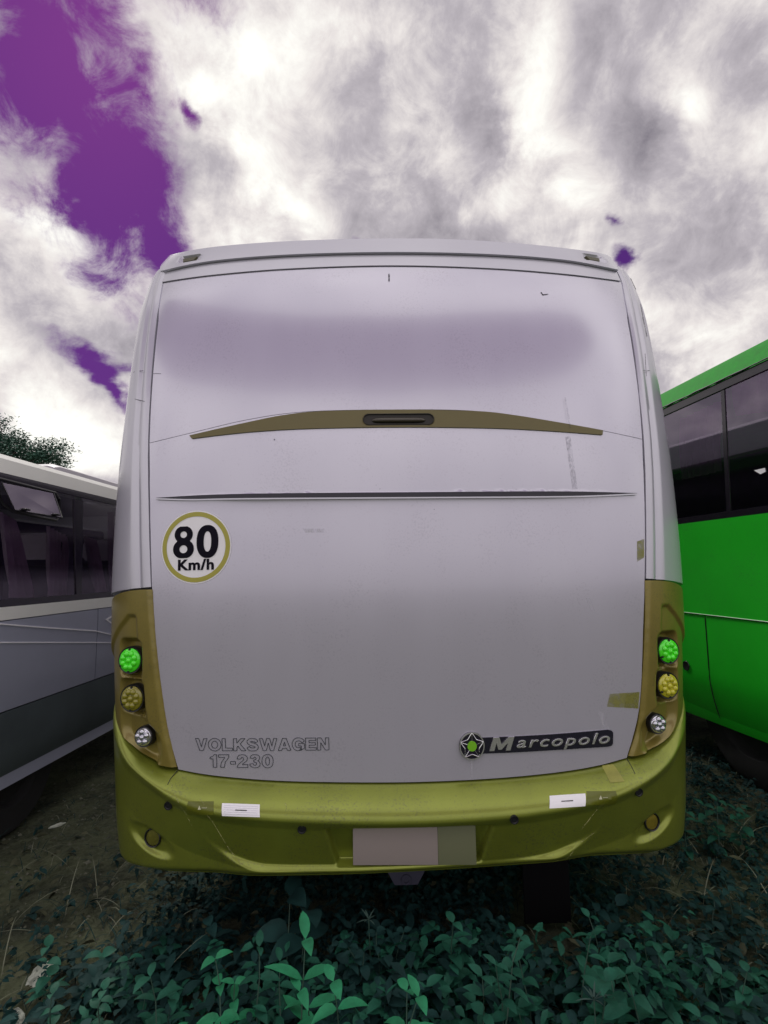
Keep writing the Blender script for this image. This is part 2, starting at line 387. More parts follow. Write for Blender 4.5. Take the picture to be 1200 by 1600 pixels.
def coons(name, top, bot, left, right, nu, nv, off=0.0, parent=None, m=None, thick=.018, sz=False, sharp=35):
    """a sheet on the coach's surface between four boundary curves, with a returned rim"""
    if not sz: top, bot, left, right = H(top), H(bot), H(left), H(right)
    T, B, Lf, Rt = resample(top, nu), resample(bot, nu), resample(left, nv), resample(right, nv)
    V = []
    f = off if callable(off) else (lambda s, z: off)
    grid = []
    for j in range(nv+1):
        v = j/nv; row = []
        for i in range(nu+1):
            u = i/nu; P = []
            for k in (0, 1):
                P.append((1-v)*T[i][k]+v*B[i][k]+(1-u)*Lf[j][k]+u*Rt[j][k]-((1-u)*(1-v)*T[0][k]+u*(1-v)*T[-1][k]+(1-u)*v*B[0][k]+u*v*B[-1][k]))
            row.append((P[0], P[1]))
        grid.append(row)
    for row in grid:
        for s, z in row: V.append(surf(s, z, f(s, z) or 1e-5))
    F = []; w = nu+1
    for j in range(nv):
        for i in range(nu): F.append((j*w+i, j*w+i+1, (j+1)*w+i+1, (j+1)*w+i))
    if thick:
        ring = [i for i in range(w)]+[j*w+nu for j in range(1, nv+1)]+[nv*w+i for i in range(nu-1, -1, -1)]+[j*w for j in range(nv-1, 0, -1)]
        base = len(V)
        for r in ring:
            s, z = grid[r//w][r % w]; V.append(surf(s, z, (f(s, z)-thick) or 1e-5))
        n = len(ring)
        for k in range(n): F.append((ring[k], ring[(k+1) % n], base+(k+1) % n, base+k))
    return mesh(name, V, F, parent, m, True, sharp)
def sstep(a, b, v):
    if a == b: return 0.0 if v < a else 1.0
    t = min(1, max(0, (v-a)/(b-a))); return t*t*(3-2*t)
def flat(name, polys, c, off, parent, m, depth=0.0, rot=0.0):
    """thin shapes given in metres about a point c=(s,z); each poly a list of (x,y)"""
    V = []; F = []
    for P in polys:
        b = len(V)
        for x, y in P:
            V.append(surf(c[0]+x*math.cos(rot)-y*math.sin(rot), c[1]+x*math.sin(rot)+y*math.cos(rot), off))
        F.append(tuple(range(b, b+len(P))))
    o = mesh(name, V, F, parent, m, False)
    return o
def disc_wrap(name, c, r0, r1, off, parent, m, seg=64, sy=1.0):
    V = []; F = []; nr = 5 if r0 == 0 else 2
    for k in range(nr+1):
        r = r0+(r1-r0)*k/nr
        for i in range(seg): V.append(surf(c[0]+r*math.cos(2*math.pi*i/seg), c[1]+r*sy*math.sin(2*math.pi*i/seg), off))
    for k in range(nr):
        for i in range(seg): F.append((k*seg+i, k*seg+(i+1) % seg, (k+1)*seg+(i+1) % seg, (k+1)*seg+i))
    return mesh(name, V, F, parent, m)
def text_mesh(txt, size, offset=0.0, outline=0.0, shear=0.0, extrude=0.0, bevel=0.0, spacing=1.0):
    cu = bpy.data.curves.new('lettering', 'FONT'); cu.body = txt; cu.size = size; cu.align_x = 'CENTER'; cu.align_y = 'CENTER'
    cu.offset = offset; cu.shear = shear; cu.extrude = extrude; cu.bevel_depth = bevel; cu.space_character = spacing; cu.resolution_u = 5; cu.bevel_resolution = 1
    if outline: cu.fill_mode = 'NONE'; cu.bevel_depth = outline; cu.extrude = 0; cu.bevel_resolution = 0
    o = bpy.data.objects.new('lettering', cu); C.objects.link(o)
    dg = bpy.context.evaluated_depsgraph_get(); dg.update(); me = bpy.data.meshes.new_from_object(o.evaluated_get(dg))
    bpy.data.objects.remove(o); bpy.data.curves.remove(cu); me.materials.clear(); return me
def bounds(me):
    xs = [v.co.x for v in me.vertices]; ys = [v.co.y for v in me.vertices]; return min(xs), max(xs), min(ys), max(ys)
def wrap_text(name, me, box, off, parent, m, rot=0.0, smooth=False):
    """fit lettering to a box (centre s, centre z, width, height) on the surface"""
    x0, x1, y0, y1 = bounds(me); kx = box[2]/(x1-x0); ky = box[3]/(y1-y0)
    for v in me.vertices:
        x = (v.co.x-(x0+x1)/2)*kx; y = (v.co.y-(y0+y1)/2)*ky
        v.co = surf(box[0]+x*math.cos(rot)-y*math.sin(rot), box[1]+x*math.sin(rot)+y*math.cos(rot), off+v.co.z)
    for p in me.polygons: p.use_smooth = smooth
    me.name = name
    return link(name, me, parent, m)
def pxbox(x0, y0, x1, y1):
    a, b = hit(x0, (y0+y1)/2), hit(x1, (y0+y1)/2); c, d = hit((x0+x1)/2, y0), hit((x0+x1)/2, y1)
    return ((a[0]+b[0])/2, (c[1]+d[1])/2, b[0]-a[0], c[1]-d[1])

# ------------------------------------------------------------------ ground
def ground_h(x, y):
    n = mnoise.noise(Vector((x*.7, y*.7, 0)))*.03+mnoise.noise(Vector((x*3, y*3, 4)))*.012+mnoise.noise(Vector((x*11, y*11, 9)))*.006
    return n*math.exp(-((x*x+y*y)/200))
def build_ground():
    xs = []; v = 0
    def axis(lo, hi, fine, far):
        a = [lo+(hi-lo)*i/fine for i in range(fine+1)]; k = [1, 3, 8, 20, 60, 200, 900]
        return [lo-q for q in reversed(k)]+a+[hi+q for q in k]
    X = axis(-6, 6, 300, 0); Y = axis(-3.5, 8, 290, 0)
    V = [(x, y, ground_h(x, y)) for y in Y for x in X]; w = len(X)
    F = [(j*w+i, j*w+i+1, (j+1)*w+i+1, (j+1)*w+i) for j in range(len(Y)-1) for i in range(w-1)]
    o = mesh('ground', V, F, None, None, True, 80); tag(o, kind='structure')
    m = bpy.data.materials.new('dirt'); m.use_nodes = True; nt = m.node_tree; N = nt.nodes; L = nt.links; p = N['Principled BSDF']; p.inputs['Roughness'].default_value = .95
    p.inputs['Specular IOR Level'].default_value = .15
    tc = N.new('ShaderNodeTexCoord')
    def nz(s, d, r=.6):
        n = N.new('ShaderNodeTexNoise'); n.inputs['Scale'].default_value = s; n.inputs['Detail'].default_value = d; n.inputs['Roughness'].default_value = r; L.new(tc.outputs['Object'], n.inputs['Vector']); return n.outputs[0]
    a = N.new('ShaderNodeValToRGB'); e = a.color_ramp.elements; e[0].position = .35; e[0].color = (*lin(24, 30, 27), 1); e[1].position = .66; e[1].color = (*lin(116, 124, 92), 1)
    L.new(nz(1.6, 10, .7), a.inputs[0])
    vo = N.new('ShaderNodeTexVoronoi'); vo.inputs['Scale'].default_value = 55; L.new(tc.outputs['Object'], vo.inputs['Vector'])
    vr = N.new('ShaderNodeValToRGB'); ve = vr.color_ramp.elements; ve[0].position = .0; ve[0].color = (*lin(104, 108, 92), 1); ve[1].position = 1; ve[1].color = (*lin(26, 30, 28), 1)
    L.new(vo.outputs['Color'], vr.inputs[0])
    mx = N.new('ShaderNodeMix'); mx.data_type = 'RGBA'; mx.inputs[0].default_value = .38; L.new(a.outputs[0], mx.inputs[6]); L.new(vr.outputs[0], mx.inputs[7])
    L.new(mx.outputs[2], p.inputs['Base Color'])
    b = N.new('ShaderNodeBump'); b.inputs['Strength'].default_value = .9; b.inputs['Distance'].default_value = .015; L.new(nz(45, 8, .7), b.inputs['Height']); L.new(b.outputs[0], p.inputs['Normal'])
    o.data.materials.append(m)
build_ground()

# ------------------------------------------------------------------ the coach
BUS = thing('coach', 'silver grey coach seen from behind, olive green bumper, round 80 Km/h sticker', 'coach')
def build_body():
    # shell: around the rear and both sides
    zs = [.62+i*(3.05-.62)/40 for i in range(41)]
    ss = [-(SMAX+8.6), -(SMAX+6), -(SMAX+3), -(SMAX+1)]+[-SMAX+2*SMAX*i/90 for i in range(91)]+[SMAX+1, SMAX+3, SMAX+6, SMAX+8.6]
    V = []; F = []; w = len(ss)
    for z in zs:
        for s in ss:
            V.append(surf(s, z, -.06))
    # round the roof over
    for (dz, inn) in ((.03, .03), (.055, .08), (.07, .2)):
        for s in ss:
            p = surf(s, 3.05, -.06); q = Vector((p.x*(1-inn), p.y+inn*.9 if abs(s) <= SMAX+.01 else p.y, 3.05+dz)); 
            if abs(s) > SMAX+.01: q.y = p.y+inn*.9 if abs(s) < SMAX+7 else p.y
            V.append(q)
    n = len(zs)+3
    for j in range(n-1):
        for i in range(w-1): F.append((j*w+i, j*w+i+1, (j+1)*w+i+1, (j+1)*w+i))
    t = (n-1)*w
    for i in range(w//2): 
        a, b, c, d = t+i, t+i+1, t+w-2-i, t+w-1-i
        if b != c: F.append((a, b, c, d))
        else: F.append((a, b, d))
    # front and floor
    F.append(tuple([j*w for j in range(n)]+[j*w+w-1 for j in range(n-1, -1, -1)]))
    F.append(tuple(range(w)))
    mesh('body', V, F, BUS, mat('side_paint', (.42, .41, .46), .6, 0, 0, var=.06), True, 30)
    for sg in (-1, 1):                          # a long dark window on each flank
        T = [(sg*(SMAX+.75), 2.75), (sg*(SMAX+8.2), 2.75)]; B = [(sg*(SMAX+.75), 1.75), (sg*(SMAX+8.2), 1.75)]
        coons('side_window', T, B, [T[0], B[0]], [T[1], B[1]], 16, 8, .0, BUS, glassM, thick=.02, sz=True)
glassM = mat('dark_side_glass', (.015, .012, .02), .06, 0, .5)
build_body()

# boundary curves, read along the seams of the vehicle
roof_seam = crv([(254, 443), (330, 432), (450, 422), (608, 417), (760, 421), (880, 430), (971, 441)])
pl_L1 = [(254, 443), (248, 500), (240, 580), (236, 640), (234, 691.9)]
pl_R1 = [(971, 441), (980, 500), (990, 560), (998, 620), (1003, 685.9)]
hs = crv([(234, 692), (300, 676), (390, 655), (480, 643), (620, 640), (740, 642), (840, 655), (942, 673), (1003, 686)])
def shift(P, dy): return [(x, y+dy) for x, y in P]
low_L = crv([(234, 692.7), (235, 800), (238, 920), (243, 1000), (252, 1080), (262, 1140), (279, 1202)])
low_R = crv([(1003, 686.7), (1007, 800), (1007, 900), (1004, 1000), (1001, 1080), (994, 1130), (979, 1184)])
low_B = crv([(279, 1202), (330, 1211), (420, 1219), (520, 1222), (640, 1222), (760, 1217), (860, 1208), (930, 1197), (979, 1184)])
cr_c = pxbox(250, 770, 990, 778); crz = hit(620, 774)[1]
def up_off(s, z): return 0.0
p = coons('rear_window_panel', roof_seam, shift(hs, -.1), pl_L1, pl_R1, 90, 40, .0005, BUS, 'silver')
# the tail door has a sharp fold whose shadow line runs nearly its full width
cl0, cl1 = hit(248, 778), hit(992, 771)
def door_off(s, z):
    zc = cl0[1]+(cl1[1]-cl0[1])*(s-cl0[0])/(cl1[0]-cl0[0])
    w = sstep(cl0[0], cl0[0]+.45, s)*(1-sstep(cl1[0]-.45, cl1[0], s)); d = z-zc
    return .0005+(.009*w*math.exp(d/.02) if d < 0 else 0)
coons('tail_door', shift(hs, .7), low_B, low_L, low_R, 110, 150, door_off, BUS, 'silver')
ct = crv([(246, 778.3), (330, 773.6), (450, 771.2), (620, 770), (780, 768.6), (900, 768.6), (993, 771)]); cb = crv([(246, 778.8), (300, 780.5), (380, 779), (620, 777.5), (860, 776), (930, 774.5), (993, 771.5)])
coons('fold_shadow', ct, cb, [ct[0], cb[0]], [ct[-1], cb[-1]], 100, 2, .010, BUS, 'crease', thick=.012)  # dark strip laid on as the fold's shadow line
cb2 = shift(cb, 2.2)
coons('fold_lip', shift(cb, .15), cb2, [cb[0], cb2[0]], [cb[-1], cb2[-1]], 100, 2, .012, BUS, 'silver_trim', thick=.008)

# roof rim above the panel
rimT = crv([(259, 413), (268, 404), (330, 392), (420, 384), (520, 379.5), (608, 378), (700, 379), (800, 385), (880, 393), (940, 402), (953, 411)])
rimM = crv([(255, 428), (330, 413), (450, 403), (608, 399), (760, 402), (880, 411), (962, 426)])
rimB = crv([(253, 442), (330, 431.2), (450, 421.2), (608, 416.2), (760, 420.2), (880, 429.2), (968, 440)])
zl = (hit(298, 409), hit(925, 408))
def rim_off(s, z):
    o = .018
    for c in zl:
        dx, dz = abs(s-c[0])/.052, abs(z-c[1])/.022; r = max(dx, dz); o -= .014*(1-sstep(.85, 1.05, r))
    return o
RT = H(rimT); zr = max(z for s, z in RT)
coons('roof_rim', rimT, rimM, [rimT[0], rimM[0]], [rimT[-1], rimM[-1]], 150, 18, rim_off, BUS, 'silver_trim', thick=.03)
rimM2 = shift(rimM, .8)
coons('roof_rim_channel', rimM2, rimB, [rimM2[0], rimB[0]], [rimM2[-1], rimB[-1]], 80, 6, .006, BUS, 'silver_trim', thick=.02)
for k, (cx, cy) in enumerate(((298, 409), (925, 408))):
    c = hit(cx, cy); P = [(-.042, .013), (.042, .013), (.031, -.014), (-.031, -.014)]
    bm = bmesh.new(); vs = [bm.verts.new(surf(c[0]+x, c[1]+y, .003)) for x, y in P]; vt = [bm.verts.new(surf(c[0]+x*.9, c[1]+y*.85, .014)) for x, y in P]
    for i in range(4): bm.faces.new((vs[i], vs[(i+1) % 4], vt[(i+1) % 4], vt[i]))
    bm.faces.new(vt); bm_obj('marker_lamp', bm, BUS, 'amber', True, 30)

# corner pillars above the lamp housings
for sg in (-1, 1):
    if sg < 0:
        inn = crv([(255, 443), (245.7, 500), (238.3, 580), (232.6, 688), (233.3, 800), (236.7, 917)]); z0 = hit(236, 918)[1]
    else:
        inn = crv([(971, 441), (981.5, 500), (991.3, 560), (1004.7, 686), (1008.3, 800), (1008.6, 904)]); z0 = hit(1008, 905)[1]
    I = H(inn); zt = 3.085
    I = [(I[0][0]*.995, zt)]+I; I = [(a[0], a[1]) for a in I]
    out = [(sg*(SMAX+.42), I[0][1]-(I[0][1]-z0+.12)*k/20) for k in range(21)]
    T = [(I[0][0]+(out[0][0]-I[0][0])*k/10, zt) for k in range(11)]
    B = [(I[-1][0]+(out[-1][0]-I[-1][0])*k/10, z0-.12*(k/10)**1.3) for k in range(11)]
    def poff(s, z, I=I):
        # a soft groove beside the panel
        si = interp([(b, abs(a)) for a, b in reversed(I)], z); d = abs(s)-si
        return .004+.010*sstep(.0, .02, d)-.012*math.exp(-((d-.052)/.012)**2)+.0
    a, b = (out, I) if sg < 0 else (I, out)
    if sg < 0: T, B = T[::-1], B[::-1]
    coons('corner_pillar', T, B, a, b, 60, 70, poff, BUS, 'silver_trim', thick=.03, sz=True, sharp=50)

# olive trim strip with the handle
sT = crv([(297, 681), (340, 671), (390, 660), (440, 650), (500, 643.5), (620, 641), (740, 643), (800, 649), (880, 662), (941, 673)])
sB = crv([(301, 686), (340, 681), (400, 675), (480, 670.5), (620, 668), (760, 669.5), (850, 673.5), (940, 680)])
hc = hit(623, 656); hw, hh = .148, .026
def strip_off(s, z):
    dx = max(0, abs(s-hc[0])-(hw-hh)); r = math.hypot(dx, z-hc[1])/hh
    return .007-.0045*(1-sstep(.86, 1.0, r))
coons('trim_strip', sT, sB, [sT[0], sB[0]], [sT[-1], sB[-1]], 300, 26, strip_off, BUS, 'olive_trim', thick=.012)
bm = bmesh.new(); ring = []
for j, (k, o) in enumerate(((1.0, .006), (.99, .0095), (.90, .0100), (.86, .004))):
    ring.append([]) 
    for i in range(64):
        a = 2*math.pi*i/64; x = math.cos(a)*hh*k+(hw-hh)*(1 if math.cos(a) > 0 else -1); y = math.sin(a)*hh*k
        ring[-1].append(bm.verts.new(surf(hc[0]+x, hc[1]+y, o)))
for a, b in zip(ring, ring[1:]):
    for i in range(64): bm.faces.new((a[i], a[(i+1) % 64], b[(i+1) % 64], b[i]))
bm.faces.new(ring[-1]); hb = bm_obj('handle', bm, BUS, mat('handle_pocket', lin(30, 27, 22), .5))
bm = bmesh.new(); n = 24; R2 = []
for i in range(n+1):
    x = (-1+2*i/n)*(hw-.035); k = math.sqrt(max(0, 1-(2*i/n-1)**8)); R2.append([bm.verts.new(surf(hc[0]+x, hc[1]-.004+math.cos(a)*.012*k, .005+.010*math.sin(a)*k)) for a in [math.pi*j/8 for j in range(9)]])
for a, b in zip(R2, R2[1:]):
    for j in range(8): bm.faces.new((a[j], a[j+1], b[j+1], b[j]))
bm_obj('grip', bm, hb, mat('handle_grip', lin(52, 46, 34), .25, .2, .5))

# tail lamp housings
HOUSE = {}
for sg in (-1, 1):
    if sg < 0:
        I = H(crv([(239, 921), (241, 960), (246, 1020), (254, 1085), (263, 1140), (277, 1198)])); pockets = [(205, 1029, .062, .078), (207, 1090, .066, .072)]; low = (222, 1150)
    else:
        I = H(crv([(1007, 907), (1007, 960), (1005, 1020), (1001, 1085), (995, 1135), (981, 1181)])); pockets = [(1043, 1017, .062, .078), (1042, 1071, .066, .072)]; low = (1028, 1131)
    zt, zb = I[0][1], I[-1][1]; zo_t = zt-.12; zo_b = zb+.27
    so_ = SMAX+.02
    def edge(sv, a, b): return [(sv, a+(b-a)*k/20) for k in range(21)]
    out = edge(sg*so_, zo_t, zo_b)
    n = 14
    def arc(p, q, e):  # curve from inner p to outer q; e bends it
        return [(p[0]+(q[0]-p[0])*k/n, p[1]+(q[1]-p[1])*(k/n)**e) for k in range(n+1)]
    T = arc(I[0], out[0], 2.4); B = arc(I[-1], out[-1], 1.9)
    PP = [(hit(a, b), w, h) for a, b, w, h in pockets]; lw = hit(*low)
    Iz = [(b, abs(a)) for a, b in reversed(I)]
    def hoff(s, z, PP=PP, lw=lw, Iz=Iz, zt=zt, zb=zb, zo_b=zo_b, I=I, sg=sg):
        a = abs(s); si = interp(Iz, z); d = a-si
        o = .003+.009*sstep(.0, .02, d)
        # inner framed field, sunk a little, starting under the top edge
        f = sstep(.075, .09, d+max(0, (z-(zt-.22)))*.0)*(1-sstep(zt-.10-.02, zt-.10+.0, z+(max(0, a-si-.12))*.8))
        o -= .012*f
        for (c, w, h) in PP:
            dx, dz = abs(a-abs(c[0])-.004)/(w+.004), abs(z-c[1])/(h); r = (dx**5+dz**5)**.2
            o -= .040*(1-sstep(.82, 1.12, r))
        # lower pocket: teardrop sloping with the bumper
        dx, dz = (a-abs(lw[0])-.015)/.105, (z-lw[1]+.005-(a-abs(lw[0]))*.45)/.075; r = (abs(dx)**3+abs(dz)**3)**(1/3)
        o -= .030*(1-sstep(.75, 1.15, r))
        return o
    l, r = (out, I) if sg < 0 else (I, out)
    if sg < 0: T, B = T[::-1], B[::-1]
    ho = coons('tail_lamp_housing', T, B, l, r, 80, 150, hoff, BUS, 'olive_house', thick=.04, sz=True, sharp=60)
    HOUSE[sg] = (hoff, PP, lw, I, out)

def lamp(px, py, r, col, off, n_in, label, sg):
    s, z = hit(px, py); c = surf(s, z, off); nrm = Vector((sg*.22, -1, .02)).normalized()
    # slide along the view so it stays centred while proud of the pocket
    d = ray(px, py); c = CAM+d*((c-CAM).length)
    Q = nrm.to_track_quat('Z', 'Y').to_matrix().to_4x4(); Q.translation = c
    bm = bmesh.new(); add_lathe(bm, [(r*1.12, -.05), (r*1.14, -.004), (r*1.10, .004), (r*1.0, .003), (r*.99, -.006)], Q, 40)
    root = bm_obj('tail_lamp', bm, BUS, 'black'); root['label'] = label
    bm = bmesh.new(); add_lathe(bm, [(r*.99, -.006), (r*.97, .006), (r*.8, .012), (0, .014)], Q, 40)
    spots = [(0, 0)]+[(.56*math.cos(2*math.pi*k/n_in+.4), .56*math.sin(2*math.pi*k/n_in+.4)) for k in range(n_in)]
    for (a, b) in spots:
        rr = r*.27 if n_in > 5 else r*.36
        T4 = Q @ Matrix.Translation((a*r, b*r, .010)); add_lathe(bm, [(rr, 0), (rr*.92, .006), (rr*.55, .011), (0, .0125)], T4, 10)
    bm_obj('lens', bm, root, col, True, 45)
    if r > .04:
        for a in (90, -90, 210):
            bm = bmesh.new(); add_lathe(bm, [(.0045, .0), (.0045, .013), (0, .0135)], Q @ Matrix.Translation((math.cos(R(a))*r*.9, math.sin(R(a))*r*.9, 0)), 8)
            bm_obj('screw', bm, root, 'black')
lamp(204, 1031.5, .050, 'green_lens', .000, 8, 'bright green lamp', -1)
lamp(207, 1091, .050, 'olive_lens', .000, 8, 'olive yellow lamp', -1)
lamp(225, 1151, .037, 'clear_lens', .004, 5, 'small clear lamp', -1)
lamp(1043.5, 1017, .050, 'green_lens', .000, 8, 'bright green lamp', 1)
lamp(1043, 1071, .050, 'yellow_lens', .0, 8, 'yellow lamp', 1)
lamp(1027, 1131, .037, 'clear_lens', .004, 5, 'small clear lamp', 1)

# bumper
def build_bumper():
    bt = H(low_B); IL, IR = HOUSE[-1], HOUSE[1]
    n = 14
    def arc(p, q, e): return [(p[0]+(q[0]-p[0])*k/n, p[1]+(q[1]-p[1])*(k/n)**e) for k in range(n+1)]
    TL = arc((bt[0][0], bt[0][1]-.006), (-(SMAX+.02), IL[4][-1][1]-.006), 1.9)[::-1]; TR = arc((bt[-1][0], bt[-1][1]-.006), (SMAX+.02, IR[4][-1][1]-.006), 1.9)
    top = [(-(SMAX+.45), TL[0][1])]+TL+[(s, z-.006) for s, z in bt[1:-1]]+TR+[(SMAX+.45, TR[-1][1])]
    botpx = crv([(205, 1360), (240, 1366), (300, 1367), (420, 1366), (560, 1363), (700, 1356), (830, 1347), (940, 1340), (1030, 1339)])
    b = H(botpx)
    zl, zr = b[0][1], b[-1][1]
    bot = [(-(SMAX+.45), zl+.03), (-(SMAX+.1), zl+.006), (-(SMAX-.06), zl-.002)]+[q for q in b[1:-1]]+[(SMAX-.06, zr+.0), (SMAX+.1, zr+.012), (SMAX+.45, zr+.03)]
    bot = [(s, z) for s, z in bot]
    # heights of the lower edge of the lit shelf
    sh = sorted(H(crv([(215, 1192), (250, 1213), (290, 1235), (335, 1250), (400, 1260), (500, 1266), (620, 1268), (740, 1263), (840, 1252), (920, 1235), (985, 1212), (1030, 1186), (1052, 1160)])))
    topS = sorted(top); ztl = interp(topS, sh[0][0]); ztr = interp(topS, sh[-1][0])
    sm = sorted(H(crv([(318, 1275), (335, 1297), (365, 1321), (400, 1337), (440, 1342), (560, 1341), (680, 1339), (760, 1335), (840, 1326), (880, 1310), (915, 1288), (935, 1262)])))
    s0, s1 = sm[0][0], sm[-1][0]
    # pockets
    pk = [(hit(240, 1309), -1), (hit(1017, 1284), 1)]
    r0, r1, r2, r3 = hit(514, 1279), hit(762, 1273), hit(529, 1340), hit(746, 1336)
    holes = [hit(264, 1258), hit(472, 1295), hit(803, 1280), hit(997, 1237)]
    botS = sorted(bot)
    def off(s, z):
        zt = interp(topS, s); zs = interp(sh, s)+(0 if sh[0][0] <= s <= sh[-1][0] else zt-(ztl if s < 0 else ztr)); zb = interp(botS, s)
        fa = 1-sstep(SMAX-.62, SMAX-.08, abs(s))
        # shelf: starts flush with the door, rolls outward
        t = min(1, max(0, (zt-z)/max(.02, zt-zs))); o = .004+(.006+.092*fa)*(math.sin(t*math.pi/2)**.9)
        # below the shelf the face falls back slightly, then the lower lip steps out
        if z < zs: o -= (.012*sstep(0, .04, zs-z)+.056*min(1, (zs-z)/.20))*fa
        if s0 < s < s1:
            zm = interp(sm, s); e = sstep(s0, s0+.22, s)*(1-sstep(s1-.22, s1, s)); o += .026*e*sstep(-.004, .024, zm-z)
        # bottom edge rolls under
        d = z-zb; o -= .050*(1-sstep(0, .055, d))**2
        # corner pockets with a lower ledge
        for (c, sg) in pk:
            u = (s-c[0])*sg; v = z-c[1]
            uu = u+.0; r = math.sqrt((uu/.115)**2+((v+.0-(.035*uu/.115))/.052)**2)
            dep = (1-sstep(.55, 1.05, r)); o -= .014*dep
        # plate recess
        tz = (z-r2[1])/(r0[1]-r2[1]); L0 = r2[0]+(r0[0]-r2[0])*tz; R0 = r3[0]+(r1[0]-r3[0])*tz
        w = sstep(-.008, .008, s-L0)*sstep(-.008, .008, R0-s)*sstep(-.004, .005, r0[1]-z)*sstep(-.012, .006, z-r2[1])
        o -= .036*w
        return o
    coons('bumper', sorted(top), sorted(bot), [sorted(top)[0], sorted(bot)[0]], [sorted(top)[-1], sorted(bot)[-1]], 560, 110, off, BUS, 'bumper', thick=.05, sz=True, sharp=70)
    def proud(px, py, extra): # a point sitting on the bumper skin along the line of sight
        s, z = hit(px, py)
        for _ in range(6):
            P = surf(s, z, off(s, z)+extra); d = ray(px, py); t = (P.y-CAM.y)/d.y; Q = CAM+d*t; z += (Q.z-P.z); s += (Q.x-P.x)
        return s, z
    # sensor holes
    for (px, py) in ((264, 1258), (472, 1295), (803, 1280), (997, 1237)):
        s, z = proud(px, py, .0); P = surf(s, z, off(s, z)+.004); P2 = P+Vector((s*.15, -1, -.12))*.01; Q = (P2-P).to_track_quat('Z', 'Y').to_matrix().to_4x4(); Q.translation = P
        bm = bmesh.new(); add_lathe(bm, [(.0165, -.012), (.0165, .0005), (.0160, .004), (.0125, .0035), (.011, .0012), (0, .001)], Q, 24); bm_obj('parking_sensor', bm, BUS, 'black')
    # round reflectors in the corner pockets
    for (px, py, sg) in ((240, 1308, -1), (1017, 1283, 1)):
        s, z = proud(px, py, .0); P = surf(s, z, off(s, z)+.002); Q = Vector((sg*.25, -1, .0)).to_track_quat('Z', 'Y').to_matrix().to_4x4(); Q.translation = P
        bm = bmesh.new(); add_lathe(bm, [(.036, -.02), (.0365, .006), (.034, .009), (.031, .007), (.0305, .0)], Q, 32); rr = bm_obj('fog_lamp', bm, BUS, 'black')
        bm = bmesh.new(); add_lathe(bm, [(.0305, .0), (.029, .003), (.018, .005), (0, .006)], Q, 32); bm_obj('lens', bm, rr, mat('fog_lens', lin(104, 104, 40) if sg < 0 else lin(130, 118, 40), .2, .3, .6, var=.25, vscale=60))
    def on(name, x0, y0, x1, y1, m, extra, nx=10, ny=4, parent=BUS, slope=0.0):
        A = proud(x0, y0-slope/2, extra); B = proud(x1, y0+slope/2, extra); c = proud(x0, y1-slope/2, extra); D = proud(x1, y1+slope/2, extra)
        return coons(name, [A, B], [c, D], [A, c], [B, D], nx, ny, lambda s, z: off(s, z)+extra, parent, m, thick=.001, sz=True)
    for k, (x0, y0, x1, y1, sl) in enumerate(((347, 1256, 406, 1276, 2.0), (858.5, 1241.5, 914.5, 1261.5, -3.5))):
        st = on('reflector_sticker', x0, y0, x1, y1, 'white', .0025, 14, 6, BUS, sl)
        cx, cy = (x0+x1)/2, (y0+y1)/2
        on('printed_line', cx-9, cy-.6, cx+9, cy+.6, 'ink', .0042, 4, 1, st, sl*.3)
        if k == 0:
            for q in range(1, 6): on('pale_stripe', x0+3, y0+q*3.3-.25, x1-3, y0+q*3.3+.25, mat('faint_lavender', lin(224, 222, 234), .5), .0036, 10, 1, st, sl*.9)
    for (x0, y0, x1, y1, tx) in ((294, 1252, 334, 1273, 309), (916, 1236, 962, 1257, 936)):
        st = on('olive_sticker', x0, y0, x1, y1, 'label_olive', .0018, 8, 4)
        sl = 0
        cy = (y0+y1)/2
        a = proud(tx, cy+2.5, .003); b = proud(tx+5, cy+2.5, .003); c = proud(tx+2.5, cy-4, .003)
        V = [surf(q[0], q[1], off(*q)+.0035) for q in (a, b, c)]; mesh('printed_triangle', V, [(0, 1, 2)], st, mat('dull_white', lin(190, 190, 160), .5), False)
        on('printed_word', tx+6, cy-.5, tx+14, cy+.4, mat('dull_white2', lin(170, 170, 140), .5), .0035, 2, 1, st)
    # tape on the top edge, joint lines
    A, B, c, D = proud(941, 1196, .002), proud(958, 1194, .002), proud(952, 1222, .002), proud(976, 1221, .002)
    coons('masking_tape', [A, B], [c, D], [A, c], [B, D], 8, 12, lambda s, z: off(s, z)+.0022, BUS, 'tape', thick=.001, sz=True)
    for pts in (((278, 1203), (269, 1215), (262, 1226)), ((980, 1186), (985, 1198), (992, 1209))):
        P = [proud(a, b, 0) for a, b in pts]; bm = bmesh.new()
        add_tube(bm, [surf(q[0], q[1], off(*q)+.0004) for q in P], .0014, 5); bm_obj('joint_line', bm, BUS, 'dark_gap')
    # long pale scratches left of the plate and below the right stickers
    for pts in (((318, 1258), (336, 1290), (360, 1330), (378, 1352)), ((268, 1222), (278, 1250), (300, 1290)), ((905, 1300), (925, 1275), (950, 1230)), ((312, 1246), (324, 1262), (326, 1278)), ((446, 1254), (448, 1262), (446, 1268)), ((870, 1345), (900, 1322), (930, 1300))):
        P = resample([proud(a, b, 0) for a, b in pts], 10); bm = bmesh.new()
        add_tube(bm, [surf(q[0], q[1], off(*q)+.0006) for q in P], [.0003]+[.0012]*9+[.0003], 4); bm_obj('scratch', bm, BUS, 'scratch_pale')
    # plate: blank, its right third of another tone
    def plate_pt(px, py, dep=.0):
        d = ray(px, py); yy = PY+dep; return CAM+d*((yy-CAM.y)/d.y)
    s, z = hit(648, 1312); PY = surf(s, z, off(s, z)).y-.022
    cs = [plate_pt(551.5, 1278.5), plate_pt(743.5, 1278.5), plate_pt(743.5, 1351.5), plate_pt(551.5, 1351.5)]
    split = plate_pt(683.5, 1300); X0, X1, Xs = (cs[0].x+cs[3].x)/2, (cs[1].x+cs[2].x)/2, split.x
